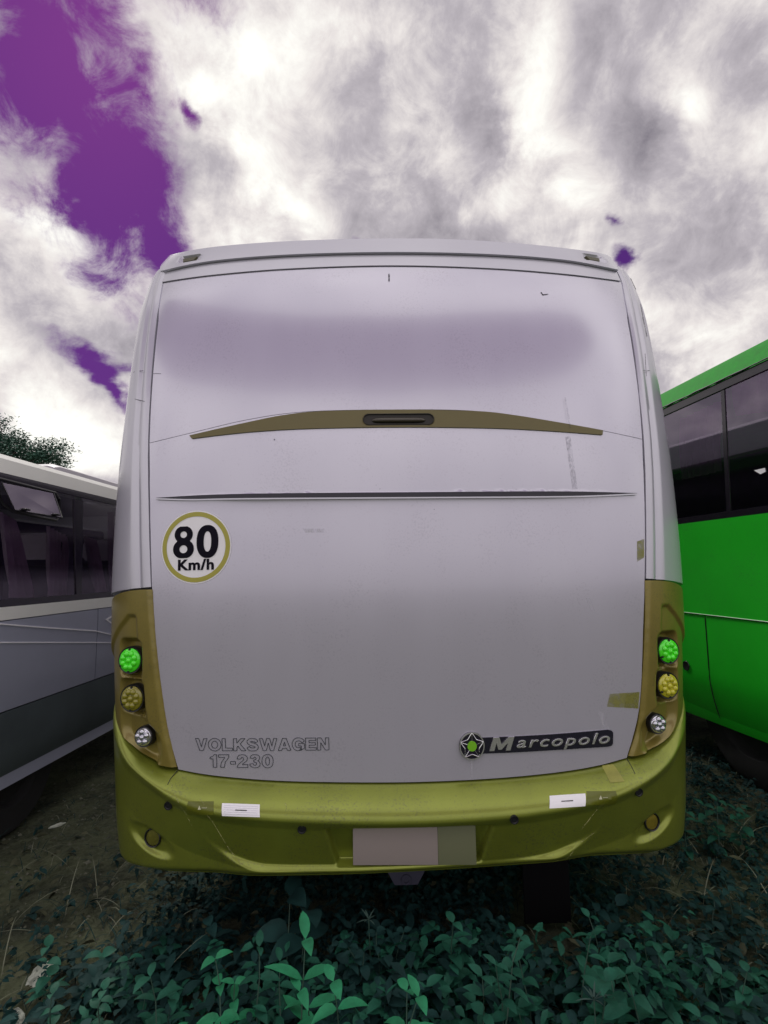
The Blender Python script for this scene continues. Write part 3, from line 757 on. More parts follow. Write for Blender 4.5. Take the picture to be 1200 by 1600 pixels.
    Zt = (cs[0].z+cs[1].z)/2; Zb = (cs[2].z+cs[3].z)/2; tl = (cs[1].z-cs[0].z)/(X1-X0)
    def slab(x0, x1, extra=.0):
        bm = bmesh.new(); add_box(bm, (0, 0, 0), (x1-x0, .003+extra, Zt-Zb), bevel=.0012)
        for v in bm.verts: v.co = Vector((v.co.x+(x0+x1)/2, v.co.y+PY-extra/2, v.co.z+(Zt+Zb)/2+tl*(v.co.x+(x0+x1)/2-(X0+X1)/2)))
        return bm
    pl = bm_obj('number_plate', slab(X0, Xs+.0), BUS, 'plate', True, 30); pl['label'] = 'blank pinkish grey number plate'
    bm_obj('end_panel', slab(Xs+.0005, X1), pl, 'plate2', True, 30)
    bm = bmesh.new(); add_box(bm, ((X0+X1)/2+.05, PY+.018, Zt+.004), (.19, .03, .006), bevel=.001); bm_obj('plate_lamp', bm, pl, 'white')
    bm = bmesh.new(); add_box(bm, ((X0+X1)/2, PY+.02, (Zt+Zb)/2+.01), ((X1-X0)*.8, .035, (Zt-Zb)*.7)); bm_obj('plate_bracket', bm, BUS, 'black')
    return off, proud
boff, proud = build_bumper()

# round speed sticker
c = pxbox(253, 798, 362, 912)
rx, ry = c[2]/2, c[3]/2; k = ry/rx
c = (c[0], c[1])
st = disc_wrap('speed_sticker', c, 0, rx, .0022, BUS, 'white', sy=k); st['label'] = 'round 80 Km/h sticker with an olive ring'
disc_wrap('ring', c, rx*.84, rx*.965, .0036, st, 'ring', sy=k)
def ellp(cx, cy, rx, ry, n=36, e=1.0):
    f = lambda v: math.copysign(abs(v)**e, v)
    return [(cx+rx*f(math.cos(2*math.pi*k/n)), cy+ry*f(math.sin(2*math.pi*k/n))) for k in range(n)]
def stroke(P, h, sm=True):
    P = crv(P, 5) if sm else P; L = []; Rr = []
    for i, p in enumerate(P):
        a = P[max(0, i-1)]; b = P[min(len(P)-1, i+1)]; dx, dy = b[0]-a[0], b[1]-a[1]; l = math.hypot(dx, dy) or 1
        L.append((p[0]-dy/l*h, p[1]+dx/l*h)); Rr.append((p[0]+dy/l*h, p[1]-dx/l*h))
    return L+Rr[::-1]
def eight():
    ys = [i/40 for i in range(41)]; hw = []
    for y in ys:
        w = 0
        for cy, rx, ry in ((.285, .41, .30), (.745, .36, .27)):
            t = (y-cy)/ry
            if abs(t) < 1: w = max(w, rx*math.sqrt(1-t*t)**.9)
        hw.append(w)
    return [(.41+w, y) for w, y in zip(hw, ys)]+[(.41-w, y) for w, y in reversed(list(zip(hw, ys))) if w > 0]
GLY = {'V': (1.0, [[(0, 1), (.29, 1), (.5, .30), (.71, 1), (1, 1), (.65, 0), (.35, 0)]]), 'O': (1.08, [ellp(.54, .5, .54, .52), ellp(.54, .5, .26, .29)]),
 'L': (.86, [[(0, 1), (.28, 1), (.28, .22), (.86, .22), (.86, 0), (0, 0)]]), 'K': (1.03, [[(0, 1), (.28, 1), (.28, .62), (.62, 1), (.98, 1), (.56, .57), (1.03, 0), (.67, 0), (.37, .38), (.28, .28), (.28, 0), (0, 0)]]),
 'S': (.95, [stroke([(.80, .70), (.72, .83), (.46, .89), (.22, .84), (.14, .72), (.24, .60), (.46, .53), (.72, .44), (.82, .29), (.72, .15), (.46, .10), (.20, .16), (.12, .30)], .125)]),
 'W': (1.46, [[(0, 1), (.27, 1), (.43, .36), (.60, 1), (.86, 1), (1.03, .36), (1.19, 1), (1.46, 1), (1.17, 0), (.90, 0), (.73, .62), (.56, 0), (.29, 0)]]),
 'A': (1.04, [[(0, 0), (.37, 1), (.67, 1), (1.04, 0), (.75, 0), (.69, .18), (.35, .18), (.29, 0)], [(.42, .38), (.62, .38), (.52, .70)]]),
 'G': (1.04, [stroke([(.93, .68), (.80, .84), (.54, .90), (.28, .82), (.14, .5), (.28, .18), (.54, .10), (.78, .15)], .125)[:41]+[(.78, .27), (.78, .36), (.56, .36), (.56, .56), (1.03, .56), (1.03, .14)]+stroke([(.93, .68), (.80, .84), (.54, .90), (.28, .82), (.14, .5), (.28, .18), (.54, .10), (.78, .15)], .125)[41:]]),
 'E': (.88, [[(0, 1), (.85, 1), (.85, .79), (.28, .79), (.28, .61), (.80, .61), (.80, .41), (.28, .41), (.28, .21), (.88, .21), (.88, 0), (0, 0)]]),
 'N': (.94, [[(0, 1), (.30, 1), (.66, .40), (.66, 1), (.94, 1), (.94, 0), (.64, 0), (.27, .61), (.27, 0), (0, 0)]]),
 '1': (.52, [[(.32, 1), (.50, 1), (.50, 0), (.22, 0), (.22, .66), (.0, .66), (.0, .80), (.18, .84), (.28, .93)]]),
 '7': (.80, [[(.02, 1), (.80, 1), (.80, .80), (.52, .42), (.44, 0), (.14, 0), (.22, .40), (.50, .78), (.02, .78)]]),
 '-': (.38, [[(.0, .47), (.38, .47), (.38, .26), (0, .26)]]),
 '2': (.84, [[(.02, .66), (.04, .82), (.18, .97), (.42, 1.02), (.66, .96), (.80, .80), (.80, .64), (.70, .48), (.50, .34), (.40, .23), (.82, .23), (.82, 0), (.0, 0), (.04, .16), (.18, .32), (.42, .50), (.52, .64), (.52, .74), (.42, .80), (.33, .77), (.29, .66)]]),
 '3': (.82, [[(.04, .74), (.10, .90), (.24, 1.0), (.44, 1.02), (.64, .97), (.76, .85), (.76, .68), (.66, .56), (.60, .53), (.74, .45), (.80, .30), (.76, .12), (.60, .01), (.40, -.02), (.20, .02), (.06, .12), (.0, .28), (.27, .31), (.32, .20), (.42, .18), (.52, .23), (.53, .34), (.46, .42), (.32, .43), (.32, .60), (.44, .61), (.50, .69), (.48, .79), (.40, .82), (.33, .79), (.30, .71)]]),
 '0': (.84, [ellp(.42, .5, .42, .52, 36, .88), ellp(.42, .5, .145, .32, 30, .88)]), '8': (.82, [eight(), ellp(.41, .28, .155, .125), ellp(.41, .74, .13, .105)])}
def glyphs(name, txt, box, off, parent, m, r=None, gap=.10, rot=0.0, label=None):
    """own block letters: filled when r is None, else drawn as an outline of that radius"""
    loops = []; x = 0
    for ch in txt:
        w, P = GLY[ch]; loops += [[[(px_+x, py_) for px_, py_ in q] for q in P]]; x += w+gap
    x -= gap; bm = bmesh.new()
    def to(p): u = (p[0]/x-.5)*box[2]; v = (p[1]-.5)*box[3]; return surf(box[0]+u*math.cos(rot)-v*math.sin(rot), box[1]+u*math.sin(rot)+v*math.cos(rot), off)
    for g in loops:
        if r is None:
            es = []
            for q in g:
                vs = [bm.verts.new(to(p)) for p in q]; es += [bm.edges.new((vs[i], vs[(i+1) % len(vs)])) for i in range(len(vs))]
            bmesh.ops.triangle_fill(bm, use_beauty=True, use_dissolve=False, edges=es, normal=(0, -1, 0))
        else:
            for q in g:
                Q = [to(p) for p in q]; n = len(Q)
                for i in range(n): add_tube(bm, [Q[i], Q[(i+1) % n]], r, 4)
    o = bm_obj(name, bm, parent, m, False)
    if label: o['label'] = label
    return o
b = pxbox(271.5, 822, 342, 871.5)
glyphs('number', '80', b, .0040, st, 'ink', gap=.10, rot=R(1.0))
b = pxbox(279, 873.5, 335, 891)
wrap_text('unit', text_mesh('Km/h', .05, offset=.0018, spacing=1.08), (b[0], b[1], b[2], b[3]), .0040, st, 'ink', R(1.0))
b = pxbox(306, 1154, 514, 1173)
glyphs('maker_lettering', 'VOLKSWAGEN', (b[0], b[1]+.001, b[2], b[3]), .0022, BUS, 'outline', .0011, .09, R(.2))
b = pxbox(329, 1179, 427, 1199)
glyphs('type_lettering', '17-230', b, .0022, BUS, 'outline', .0011, .11)

# builder's badge
def badge():
    T = crv([(745, 1152), (800, 1150), (870, 1146), (948, 1139.5)]); Bt = crv([(745, 1177), (800, 1175), (870, 1171), (948, 1166)])
    T = [(x, y) for x, y in T]+[(954, 1140.5), (956.5, 1144)]; Bt = Bt+[(954, 1165), (956.5, 1161)]
    bd = coons('badge_plate', T, Bt, [T[0], Bt[0]], [T[-1], Bt[-1]], 60, 8, .006, BUS, 'badge', thick=.008)
    bd['label'] = 'dark badge with chrome lettering'
    a, q = hit(763, 1162), hit(950, 1153); rot = math.atan2(q[1]-a[1], q[0]-a[0])
    b = pxbox(806, 1145, 951, 1173); me = text_mesh('arcopolo', .1, offset=.0003, shear=.28, extrude=.0016, bevel=.0008, spacing=1.18)
    wrap_text('lettering', me, (b[0], b[1]+.0015, b[2], b[3]*.80), .0085, bd, 'chrome', rot, True)
    b = pxbox(763, 1149, 803, 1174); P = [(0, 0), (0, 1), (.33, 1), (.58, .45), (.86, 1), (1.18, 1), (1.18, 0), (.92, 0), (.92, .58), (.66, .08), (.48, .08), (.26, .58), (.26, 0)]
    def mp(x, y, o, g=0): x = x-.59; y = y-.5; u = (x/1.18)*b[2]*.82+.28*y*b[3]; v = y*b[3]*.86; return surf(b[0]+u*math.cos(rot)-v*math.sin(rot), b[1]+.001+u*math.sin(rot)+v*math.cos(rot), o)
    V = [mp(x, y, .0068) for x, y in P]+[mp(x*.985+.009, y*.97+.015, .0110) for x, y in P]; n = len(P)
    mesh('lettering', V, [tuple(range(n, 2*n))]+[(i, (i+1) % n, n+(i+1) % n, n+i) for i in range(n)], bd, 'chrome', False)
    c = hit(736.5, 1164.5); r = .050
    def cyl(name, r0, r1, o0, o1, m, parent, sy=1.06):
        bm = bmesh.new(); n = 48; R0 = [bm.verts.new(surf(c[0]+r1*math.cos(2*math.pi*i/n), c[1]+r1*sy*math.sin(2*math.pi*i/n), o0)) for i in range(n)]
        R1 = [bm.verts.new(surf(c[0]+r1*math.cos(2*math.pi*i/n), c[1]+r1*sy*math.sin(2*math.pi*i/n), o1)) for i in range(n)]
        for i in range(n): bm.faces.new((R0[i], R0[(i+1) % n], R1[(i+1) % n], R1[i]))
        if r0:
            R3 = [bm.verts.new(surf(c[0]+r0*math.cos(2*math.pi*i/n), c[1]+r0*sy*math.sin(2*math.pi*i/n), o1)) for i in range(n)]
            for i in range(n): bm.faces.new((R1[i], R1[(i+1) % n], R3[(i+1) % n], R3[i]))
        else: bm.faces.new(R1)
        return bm_obj(name, bm, parent, m)
    em = cyl('round_emblem', 0, r, 0, .008, 'badge', BUS); cyl('rim', r*.90, r*.99, .002, .0115, 'chrome', em)
    cyl('green_centre', 0, r*.36, .002, .013, mat('badge_green', lin(120, 190, 40), .35), em)
    bm = bmesh.new()
    for k in range(5):                         # five scalloped chrome arcs meeting the rim
        a0 = R(90+72*k); a1 = R(90+72*(k+1)); pts = []
        for j in range(9):
            t = j/8; a = a0+(a1-a0)*t; rr = r*(.93-.34*math.sin(math.pi*t)); pts.append(surf(c[0]+rr*math.cos(a), c[1]+rr*1.06*math.sin(a), .011))
        add_tube(bm, pts, .0016, 6)
        add_tube(bm, [surf(c[0]+q*math.cos(a0), c[1]+q*1.06*math.sin(a0), .011) for q in (r*.36, r*.92)], .0009, 5)
    bm_obj('star_arc', bm, em, 'chrome')
badge()

# worn marks on the tail
def mark(name, P, wpx, m, off=.0015):
    L = [(x-wpx/2, y) for x, y in P]; Rr = [(x+wpx/2, y) for x, y in P]
    coons(name, [L[0], Rr[0]], [L[-1], Rr[-1]], L, Rr, 3, 24, off, BUS, m, thick=0)
mark('scuff', [(881, 622), (886, 650), (889, 670)], 3, 'scuff', .010); mark('scuff', [(887, 682), (892, 720), (898, 764)], 8, 'scuff')
mark('scratch', [(608, 428), (608, 440)], 2.2, 'scratch')
bm = bmesh.new(); add_tube(bm, [surf(*hit(a, b), .002) for a, b in ((845, 457), (848, 461), (856, 460))], .0022, 5); bm_obj('chip', bm, BUS, 'scratch')
for px, py in ((429, 687), (588, 758), (594, 764), (720, 703), (678, 796), (806, 765), (782, 748)):
    s, z = hit(px, py); disc_wrap('paint_chip', (s, z), 0, .0035 if px == 429 else .0018, .0015, BUS, 'scratch', seg=7)
for P in (((996, 478), (1000, 500), (1006, 528)), ((1003, 555), (1005, 590)), ((1001, 581), (1010, 581)), ((983, 436), (991, 455))):
    bm = bmesh.new(); add_tube(bm, [surf(hit(a, b)[0], hit(a, b)[1], .0155) for a, b in P], .0012, 4); bm_obj('scratch', bm, BUS, 'scratch')
for P in (((204, 588), (214, 583), (228, 581)), ((200, 626), (215, 625), (230, 629)), ((240, 584), (252, 584))):
    bm = bmesh.new(); add_tube(bm, [surf(hit(a, b)[0], hit(a, b)[1], .0145 if P[0][0] < 235 else .001) for a, b in P], .0012, 4); bm_obj('hairline_crack', bm, BUS, 'scratch')
def tape(P, m='tape_thin'):
    a, b, c, d = P; coons('tape_residue', [a, b], [d, c], [a, d], [b, c], 6, 6, .0016, BUS, m, thick=0)
tape([(995, 846), (1006, 842), (1006, 871), (995, 878)]); tape([(952, 1084), (998, 1081), (996, 1107), (948, 1104)]); tape([(978, 1084), (999, 1081), (997, 1107), (975, 1105)])

M['pale_mark'] = mat('pale_smear', lin(214, 214, 220), .5, alpha=(.3, .75, 50, .55), stretch=(1, 1, .3))
mark('smear', [(938, 1112), (944, 1130), (950, 1146)], 8, 'pale_mark'); mark('smear', [(736, 1186), (737, 1200), (737, 1217)], 2.5, 'pale_mark'); mark('smear', [(490, 826), (492, 829), (494, 832)], 34, 'pale_mark')
mark('smear', [(918, 934), (922, 944), (926, 954)], 7, 'pale_mark')
# underside, tow bracket, mud flap, wheels
def underside():
    bm = bmesh.new(); add_box(bm, (0, 5.0, .66), (2.3, 8.6, .10)); add_box(bm, (-.45, 4.9, .50), (.1, 8.2, .18)); add_box(bm, (.45, 4.9, .50), (.1, 8.2, .18)); add_box(bm, (0, .9, .55), (1.6, .7, .3), bevel=.02)
    bm_obj('chassis', bm, BUS, 'under')
    d = ray(635, 1385); yy = .26; P = CAM+d*((yy-CAM.y)/d.y)
    bm = bmesh.new(); out = [(-.09, .075), (.09, .075), (.05, .006), (-.05, .006)]
    vs = [bm.verts.new((P.x+x, yy, P.z+z)) for x, z in out]; vb = [bm.verts.new((P.x+x, yy+.012, P.z+z)) for x, z in out]
    bm.faces.new(vs); bm.faces.new(vb[::-1])
    for i in range(4): bm.faces.new((vs[i], vs[(i+1) % 4], vb[(i+1) % 4], vb[i]))
    Q = Vector((0, -1, 0)).to_track_quat('Z', 'Y').to_matrix().to_4x4(); Q.translation = (P.x, yy-.002, P.z+.028)
    add_lathe(bm, [(.022, 0), (.020, .004), (.013, .004), (.012, 0)], Q, 20)
    bm_obj('tow_bracket', bm, BUS, mat('dark_steel', lin(74, 74, 92), .5, .3), True, 20)
    bm = bmesh.new(); add_box(bm, (.60, .22, .30), (.20, .014, .46), bevel=.004); add_box(bm, (.60, .22, .52), (.24, .05, .03)); bm_obj('mud_flap', bm, BUS, mat('flap_rubber', (.004, .004, .005), .9, spec=.1))
    for x in (-1.02, 1.02):
        for y in (2.7, 7.2):
            Q = Matrix.Translation((x, y, .5)) @ Matrix.Rotation(R(90), 4, 'Y'); bm = bmesh.new()
            add_lathe(bm, [(.30, -.12), (.44, -.14), (.50, -.11), (.50, .11), (.44, .14), (.30, .12)], Q, 40); wl = bm_obj('wheel', bm, BUS, 'rubber')
            bm = bmesh.new(); add_lathe(bm, [(.30, -.12), (.26, -.06), (.1, -.03), (.1, .03), (.26, .06), (.30, .12)], Q, 32); bm_obj('rim', bm, wl, 'steel')
underside()

# ------------------------------------------------------------------ neighbouring vehicles: a long side seen obliquely
class Side:
    """the near flank of a parked vehicle: along = metres forward, z = height, out = metres towards us"""
    def __init__(self, vp, foot, z0, sgn, lean):
        d = ray(*vp); self.t = Vector((d.x, d.y, 0)).normalized(); self.n = Vector((self.t.y, -self.t.x, 0))*sgn
        r = ray(*foot); self.O = CAM+r*((z0-CAM.z)/r.z); self.O.z = 0; self.lean = lean; self.foot = foot
    def at(self, a, z, out=0.0): 
        return self.O+self.t*a+Vector((0, 0, z))+self.n*(out+interp(self.lean, z))
    def px(self, x, y, out=0.0):
        r = ray(x, y); z = 1.5
        for _ in range(12):
            o = self.O+self.n*(out+interp(self.lean, z)); t = (o-CAM).dot(self.n)/r.dot(self.n); p = CAM+r*t; z = p.z
        return (p-self.O).dot(self.t), p.z
    def sheet(self, name, T, B, nu, nv, out, parent, m, thick=.02, px=True, label=None):
        if px: T = [self.px(*p) for p in T]; B = [self.px(*p) for p in B]
        T, B = resample(T, nu), resample(B, nu); V = []; F = []; w = nu+1
        fo = out if callable(out) else (lambda a, z: out)
        for j in range(nv+1):
            for i in range(w):
                a = T[i][0]+(B[i][0]-T[i][0])*j/nv; z = T[i][1]+(B[i][1]-T[i][1])*j/nv; V.append(self.at(a, z, fo(a, z)))
        for j in range(nv):
            for i in range(nu): F.append((j*w+i, j*w+i+1, (j+1)*w+i+1, (j+1)*w+i))
        ring = list(range(w))+[j*w+nu for j in range(1, nv+1)]+[nv*w+i for i in range(nu-1, -1, -1)]+[j*w for j in range(nv-1, 0, -1)]
        b = len(V); n = len(ring)
        if thick:
            for r in ring: V.append(Vector(V[r])-self.n*thick)
            for k in range(n): F.append((ring[k], ring[(k+1) % n], b+(k+1) % n, b+k))
        o = mesh(name, V, F, parent, m, True, 35)
        if label: o['label'] = label
        return o
    def poly(self, name, P, out, parent, m, thick=.01):
        q = [self.px(x, y, out) for x, y in P]; n = len(q); V = [self.at(a, z, out) for a, z in q]+[self.at(a, z, out-thick) for a, z in q]
        F = [tuple(range(n))]+[(i, (i+1) % n, n+(i+1) % n, n+i) for i in range(n)]
        return mesh(name, V, F, parent, m, False)
    def line(self, name, P, out, r, parent, m, seg=5):
        bm = bmesh.new(); add_tube(bm, [self.at(*self.px(x, y, out), out) for x, y in P], r, seg); return bm_obj(name, bm, parent, m)
    def shell(self, a0, a1, prof, parent, m, name='body'):
        """prof: list of (inward distance, z) from near skirt over the roof to the far skirt"""
        V = []; F = []; n = len(prof)
        for a in (a0, a0+.05, (a0+a1)/2, a1-.05, a1):
            e = .05 if a in (a0, a1) else 0
            for d, z in prof: V.append(self.O+self.t*a-self.n*d+Vector((0, 0, z-(e if z > 1 else -e*.2))))
        for k in range(4):
            for i in range(n-1): F.append((k*n+i, k*n+i+1, (k+1)*n+i+1, (k+1)*n+i))
            F.append((k*n+n-1, k*n, (k+1)*n, (k+1)*n+n-1))
        F.append(tuple(range(n))); F.append(tuple(range(4*n, 5*n)))
        return mesh(name, V, F, parent, m, True, 30)

M['gb'] = mat('green_paint', (.014, .52, .018), .36, .0, .35, var=.12, vscale=1.5, bump=.05, bscale=3, coatr=.15, speck=(.4, lin(60, 110, 60)))
M['gb_roof'] = mat('green_roof_paint', (.03, .27, .035), .7, .0, .0, var=.15, vscale=14, bump=.1, spec=.15)
M['lw'] = mat('white_paint', lin(235, 236, 230), .4, 0, .3, var=.06, vscale=4)
M['lslate'] = mat('slate_paint', lin(160, 164, 182), .35, .1, .4, var=.1, vscale=3)
M['lskirt'] = mat('dark_skirt_paint', lin(82, 92, 96), .45, .1, .2, var=.15, vscale=3)
M['lroof'] = mat('grey_roof', lin(150, 146, 155), .5, 0, .2, var=.1)
M['curtain'] = mat('mauve_curtain', lin(215, 190, 212), .85, var=.15, vscale=10)
M['curtain_pink'] = mat('pink_curtain', lin(200, 140, 195), .85, var=.2, vscale=10)
M['seatc'] = mat('seat_cloth', lin(70, 62, 84), .85, var=.2, vscale=20)
M['headc'] = mat('head_cover', lin(240, 228, 240), .8, var=.1, vscale=20)
M['inside'] = mat('cabin_lining', lin(58, 40, 78), .8, var=.2)
M['wglass'] = glass('tinted_glass', (.84, .79, .87), .03, 2.2)
M['wglass_dark'] = glass('dark_tinted_glass', (.62, .5, .7), .03, 2.5)
M['hopglass'] = glass('hopper_glass', (.55, .5, .6), .05, 2.1)

def curtain(sd, P, depth, parent, m, folds=5):
    """hanging cloth between picture points: top-left, top-right, bottom-right, bottom-left"""
    q = [sd.px(x, y, -depth) for x, y in P]; V = []; F = []; nu, nv = folds*8, 14; w = nu+1
    for j in range(nv+1):
        v = j/nv
        for i in range(w):
            u = i/nu
            a = (q[0][0]*(1-u)+q[1][0]*u)*(1-v)+(q[3][0]*(1-u)+q[2][0]*u)*v; z = (q[0][1]*(1-u)+q[1][1]*u)*(1-v)+(q[3][1]*(1-u)+q[2][1]*u)*v
            V.append(sd.at(a, z, -depth+.016*math.sin(u*folds*2*math.pi+1.2*math.sin(v*3))+.006*math.sin(u*folds*5.3+v*4)))
    for j in range(nv):
        for i in range(nu): F.append((j*w+i, j*w+i+1, (j+1)*w+i+1, (j+1)*w+i))
    return mesh('curtain', V, F, parent, m)
def seat(sd, a, parent, zfl, d=.42, hh=.0, s=1.0):
    """a bus seat back and its pale head cover seen through the glass"""
    bm = bmesh.new(); add_box(bm, (0, 0, .30*s), (.13*s, .44*s, .66*s), bevel=.05*s); add_box(bm, (.22*s, 0, -.06*s), (.46*s, .46*s, .14*s), bevel=.04*s)
    b = Matrix.Identity(4); ang = math.atan2(sd.t.y, sd.t.x)
    for v in bm.verts: v.co = Matrix.Rotation(ang, 3, 'Z') @ v.co
    P = sd.at(a, zfl, -d); 
    for v in bm.verts: v.co += P
    st = bm_obj('seat', bm, parent, 'seatc')
    bm = bmesh.new(); add_box(bm, (0, 0, .545*s), (.155*s, .40*s, .24*s), bevel=.06*s)
    for v in bm.verts: v.co = Matrix.Rotation(ang, 3, 'Z') @ v.co + P
    bm_obj('headrest_cover', bm, st, 'headc')

# --- left: low white coach with dark windows
def left_bus():
    sd = Side((632, 893), (178, 1138), .33, 1, [(0, 0), (1.25, 0), (2.15, -.05), (2.4, -.09)])
    zt = sd.px(0, 710)[1]; zt2 = sd.px(184, 762)[1]; top = (zt+zt2)/2
    zw = (sd.px(0, 734)[1]+sd.px(184, 784)[1])/2; zb = (sd.px(0, 951)[1]+sd.px(176, 936)[1])/2; zs = (sd.px(0, 959)[1]+sd.px(176, 955)[1])/2
    a0 = sd.px(-130, 900)[0]-.6; a1 = sd.px(176, 900)[0]+3.4
    root = thing('white_bus', 'low white bus with dark tinted windows and one open hopper pane, left of the coach', 'bus', sd.at((a0+a1)/2, 0, -1.1)); 
    PAR = []
    def reg(o): PAR.append(o); return o
    W = 2.2
    # frame: roof, lower body, floor and far side, leaving the near window band open
    reg(sd.shell(a0, a1, [(.06, zw+.0), (.075, top-.02), (.11, top+.015), (.25, top+.05), (W-.25, top+.05), (W-.11, top+.015), (W-.06, zw), (W-.1, zw-.0), (W-.1, zw+.02), (.10, zw+.02)], None, 'lw', 'roof'))
    reg(sd.shell(a0, a1, [(.02, .42), (.0, .33), (W, .33), (W, zb), (W-.04, zb), (W-.04, .6), (.04, .6), (.04, zb-.01), (.02, zb-.01)], None, 'lslate', 'lower_body'))
    reg(sd.sheet('far_lining', [(a0, zw+.06), (a1, zw+.06)], [(a0, zb-.1), (a1, zb-.1)], 4, 2, -(W-.13), None, 'inside', .01, px=False))
    for a in (a0, a1): 
        V = [sd.at(a, zb, -.05), sd.at(a, zb, -W+.05), sd.at(a, zw, -W+.1), sd.at(a, zw, -.03)]; V2 = [v+sd.t*.03*(1 if a == a0 else -1) for v in V]
        reg(mesh('end_wall', V+V2, [(0, 1, 2, 3), (4, 5, 6, 7), (0, 1, 5, 4), (1, 2, 6, 5), (2, 3, 7, 6), (3, 0, 4, 7)], None, 'lw', False))
    # light stripe, slate panels, skirt
    reg(sd.sheet('pale_stripe', [(a0, zb+.012), (a1, zb+.012)], [(a0, zs), (a1, zs)], 30, 2, .012, None, 'lw', .02, px=False))
    cuts = [a0]+[sd.px(x, 1000)[0] for x in (-60, 149.5)]+[a1]; zm = .33+(zs-.33)*.42
    hb = [sd.px(149, 1061)[1], sd.px(176, 1052)[1]]
    for k in range(3): reg(sd.sheet('luggage_door', [(cuts[k]+.006, zs-.006), (cuts[k+1]-.006, zs-.006)], [(cuts[k]+.006, hb[0]+.004), (cuts[k+1]-.006, hb[0]+.004)], 8, 6, .010, None, 'lslate', .02, px=False))
    reg(sd.sheet('skirt', [(a0, hb[0]-.004), (a1, hb[0]-.004)], [(a0, .33), (a1, .33)], 40, 8, lambda a, z: .010-.05*max(0, (.55-z)/.22)**2, None, 'lskirt', .02, px=False))
    reg(sd.line('accent_line', [(0, 975), (60, 980), (149, 986), (176, 992), (178, 993)], .013, .005, None, 'white'))
    reg(sd.line('accent_line', [(0, 1004), (80, 1004), (149, 1004), (178, 1004.5)], .013, .004, None, 'white'))
    reg(sd.poly('accent_arrow', [(165, 968), (177, 961), (177, 963.5), (169, 968.5), (177, 974), (177, 976.5)], .014, None, 'white', .003))
    # window band: glazing frame and panes
    M['wframe'] = mat('window_band', lin(34, 28, 44), .2, 0, .5)
    def band(name, T, B, m, out, th=.01, nu=8): return reg(sd.sheet(name, T, B, nu, 4, out, None, m, th))
    pill = [(-118, -112), (119, 127), (290, 298)]
    reg(sd.sheet('window_header', [(a0, zw-.003), (a1, zw-.003)], [(a0, zw-.03), (a1, zw-.075)], 20, 3, .004, None, 'wframe', .02, px=False))
    reg(sd.sheet('window_sill', [(a0, zb+.055), (a1, zb+.055)], [(a0, zb+.012), (a1, zb+.012)], 20, 2, .004, None, 'wframe', .02, px=False))
    ap = [sd.px(123, 860)[0], sd.px(-118, 860)[0], sd.px(123, 860)[0]+(sd.px(123, 860)[0]-sd.px(-118, 860)[0])*1.0]
    for a in ap: reg(sd.sheet('window_pillar', [(a-.05, zw-.07), (a+.05, zw-.07)], [(a-.03, zb+.05), (a+.03, zb+.05)], 3, 6, .003, None, 'wframe', .02, px=False))
    # panes between the pillars
    es = sorted([a0+.03]+ap+[a1-.03])
    for k in range(len(es)-1):
        reg(sd.sheet('window_pane', [(es[k]+.05, zw-.03), (es[k+1]-.05, zw-.03)], [(es[k]+.03, zb+.055), (es[k+1]-.03, zb+.055)], 6, 4, -.004, None, 'wglass', .004, px=False))
    # the hopper: frame and a tilted-out pane with two latches
    fr = reg(sd.line('hopper_frame', [(-8, 746), (86, 770), (92, 780), (94, 803), (88, 813), (22, 800), (4, 788), (-8, 760)], .010, .010, None, 'black', 6))
    q = [(sd.px(x, y, .02), .02) for x, y in ((3, 754), (84, 771))]+[(sd.px(x, y, .13), .13) for x, y in ((97, 809), (23, 797))]
    V = [sd.at(a, z, o) for (a, z), o in q]; V2 = [v+sd.n*-.006 for v in V]
    hp = reg(mesh('hopper_pane', V+V2, [(0, 1, 2, 3), (4, 5, 6, 7), (0, 1, 5, 4), (1, 2, 6, 5), (2, 3, 7, 6), (3, 0, 4, 7)], None, 'hopglass', False)); hp['label'] = 'hopper pane tilted outwards'
    for t in (.18, .82):
        P = V[3].lerp(V[2], t)+Vector((0, 0, .012)); bm = bmesh.new(); add_box(bm, P+sd.n*.008, (.03, .05, .012), Matrix.Rotation(math.atan2(sd.t.y, sd.t.x), 3, 'Z') if False else None, bevel=.003); bm_obj('latch', bm, hp, 'black')
    bm = bmesh.new(); add_tube(bm, [V[0], V[3], V[2], V[1]], .005, 5); bm_obj('pane_edge', bm, hp, 'black')
    for P, f in (([(-2, 800), (24, 812), (54, 934), (14, 934)], 4), ([(72, 822), (104, 838), (104, 930), (74, 932)], 5), ([(131, 838), (150, 843), (166, 925), (148, 928)], 4), ([(168, 800), (178, 800), (178, 925), (172, 925)], 2)):
        reg(curtain(sd, P, .035, None, 'curtain', f))
    m = len(PAR)
    for o in PAR: o.parent = root; o.matrix_parent_inverse = root.matrix_world.inverted() if False else Matrix.Translation(-root.location)
    hold = thing  # seats parent straight to the bus
    for x, y in ((50, 855), (159, 860)):
        a, z = sd.px(x, y, -.26); seat(sd, a, root, z-.50, .26, s=.9)
    for o in root.children:
        if o.name.startswith('seat'): o.matrix_parent_inverse = Matrix.Translation(-root.location)
    for a in (a0+1.4, a1-1.3):
        P = sd.at(a, .36, -.16); Q = Vector(sd.n).to_track_quat('Z', 'Y').to_matrix().to_4x4(); Q.translation = P
        bm = bmesh.new(); add_lathe(bm, [(0, -.1), (.36, -.1), (.38, -.06), (.38, .06), (.34, .1), (.2, .1), (.18, .05), (0, .05)], Q, 32); o = bm_obj('wheel', bm, root, 'rubber'); o.matrix_parent_inverse = Matrix.Translation(-root.location)
    # low dome of the roof unit
    bm = bmesh.new(); aa = sd.px(140, 760)[0]; P = sd.at(aa+.9, top+.03, -.9)
    add_box(bm, (0, 0, 0), (1.7, 1.2, .26), Matrix.Rotation(math.atan2(sd.t.y, sd.t.x), 3, 'Z'), bevel=.09)
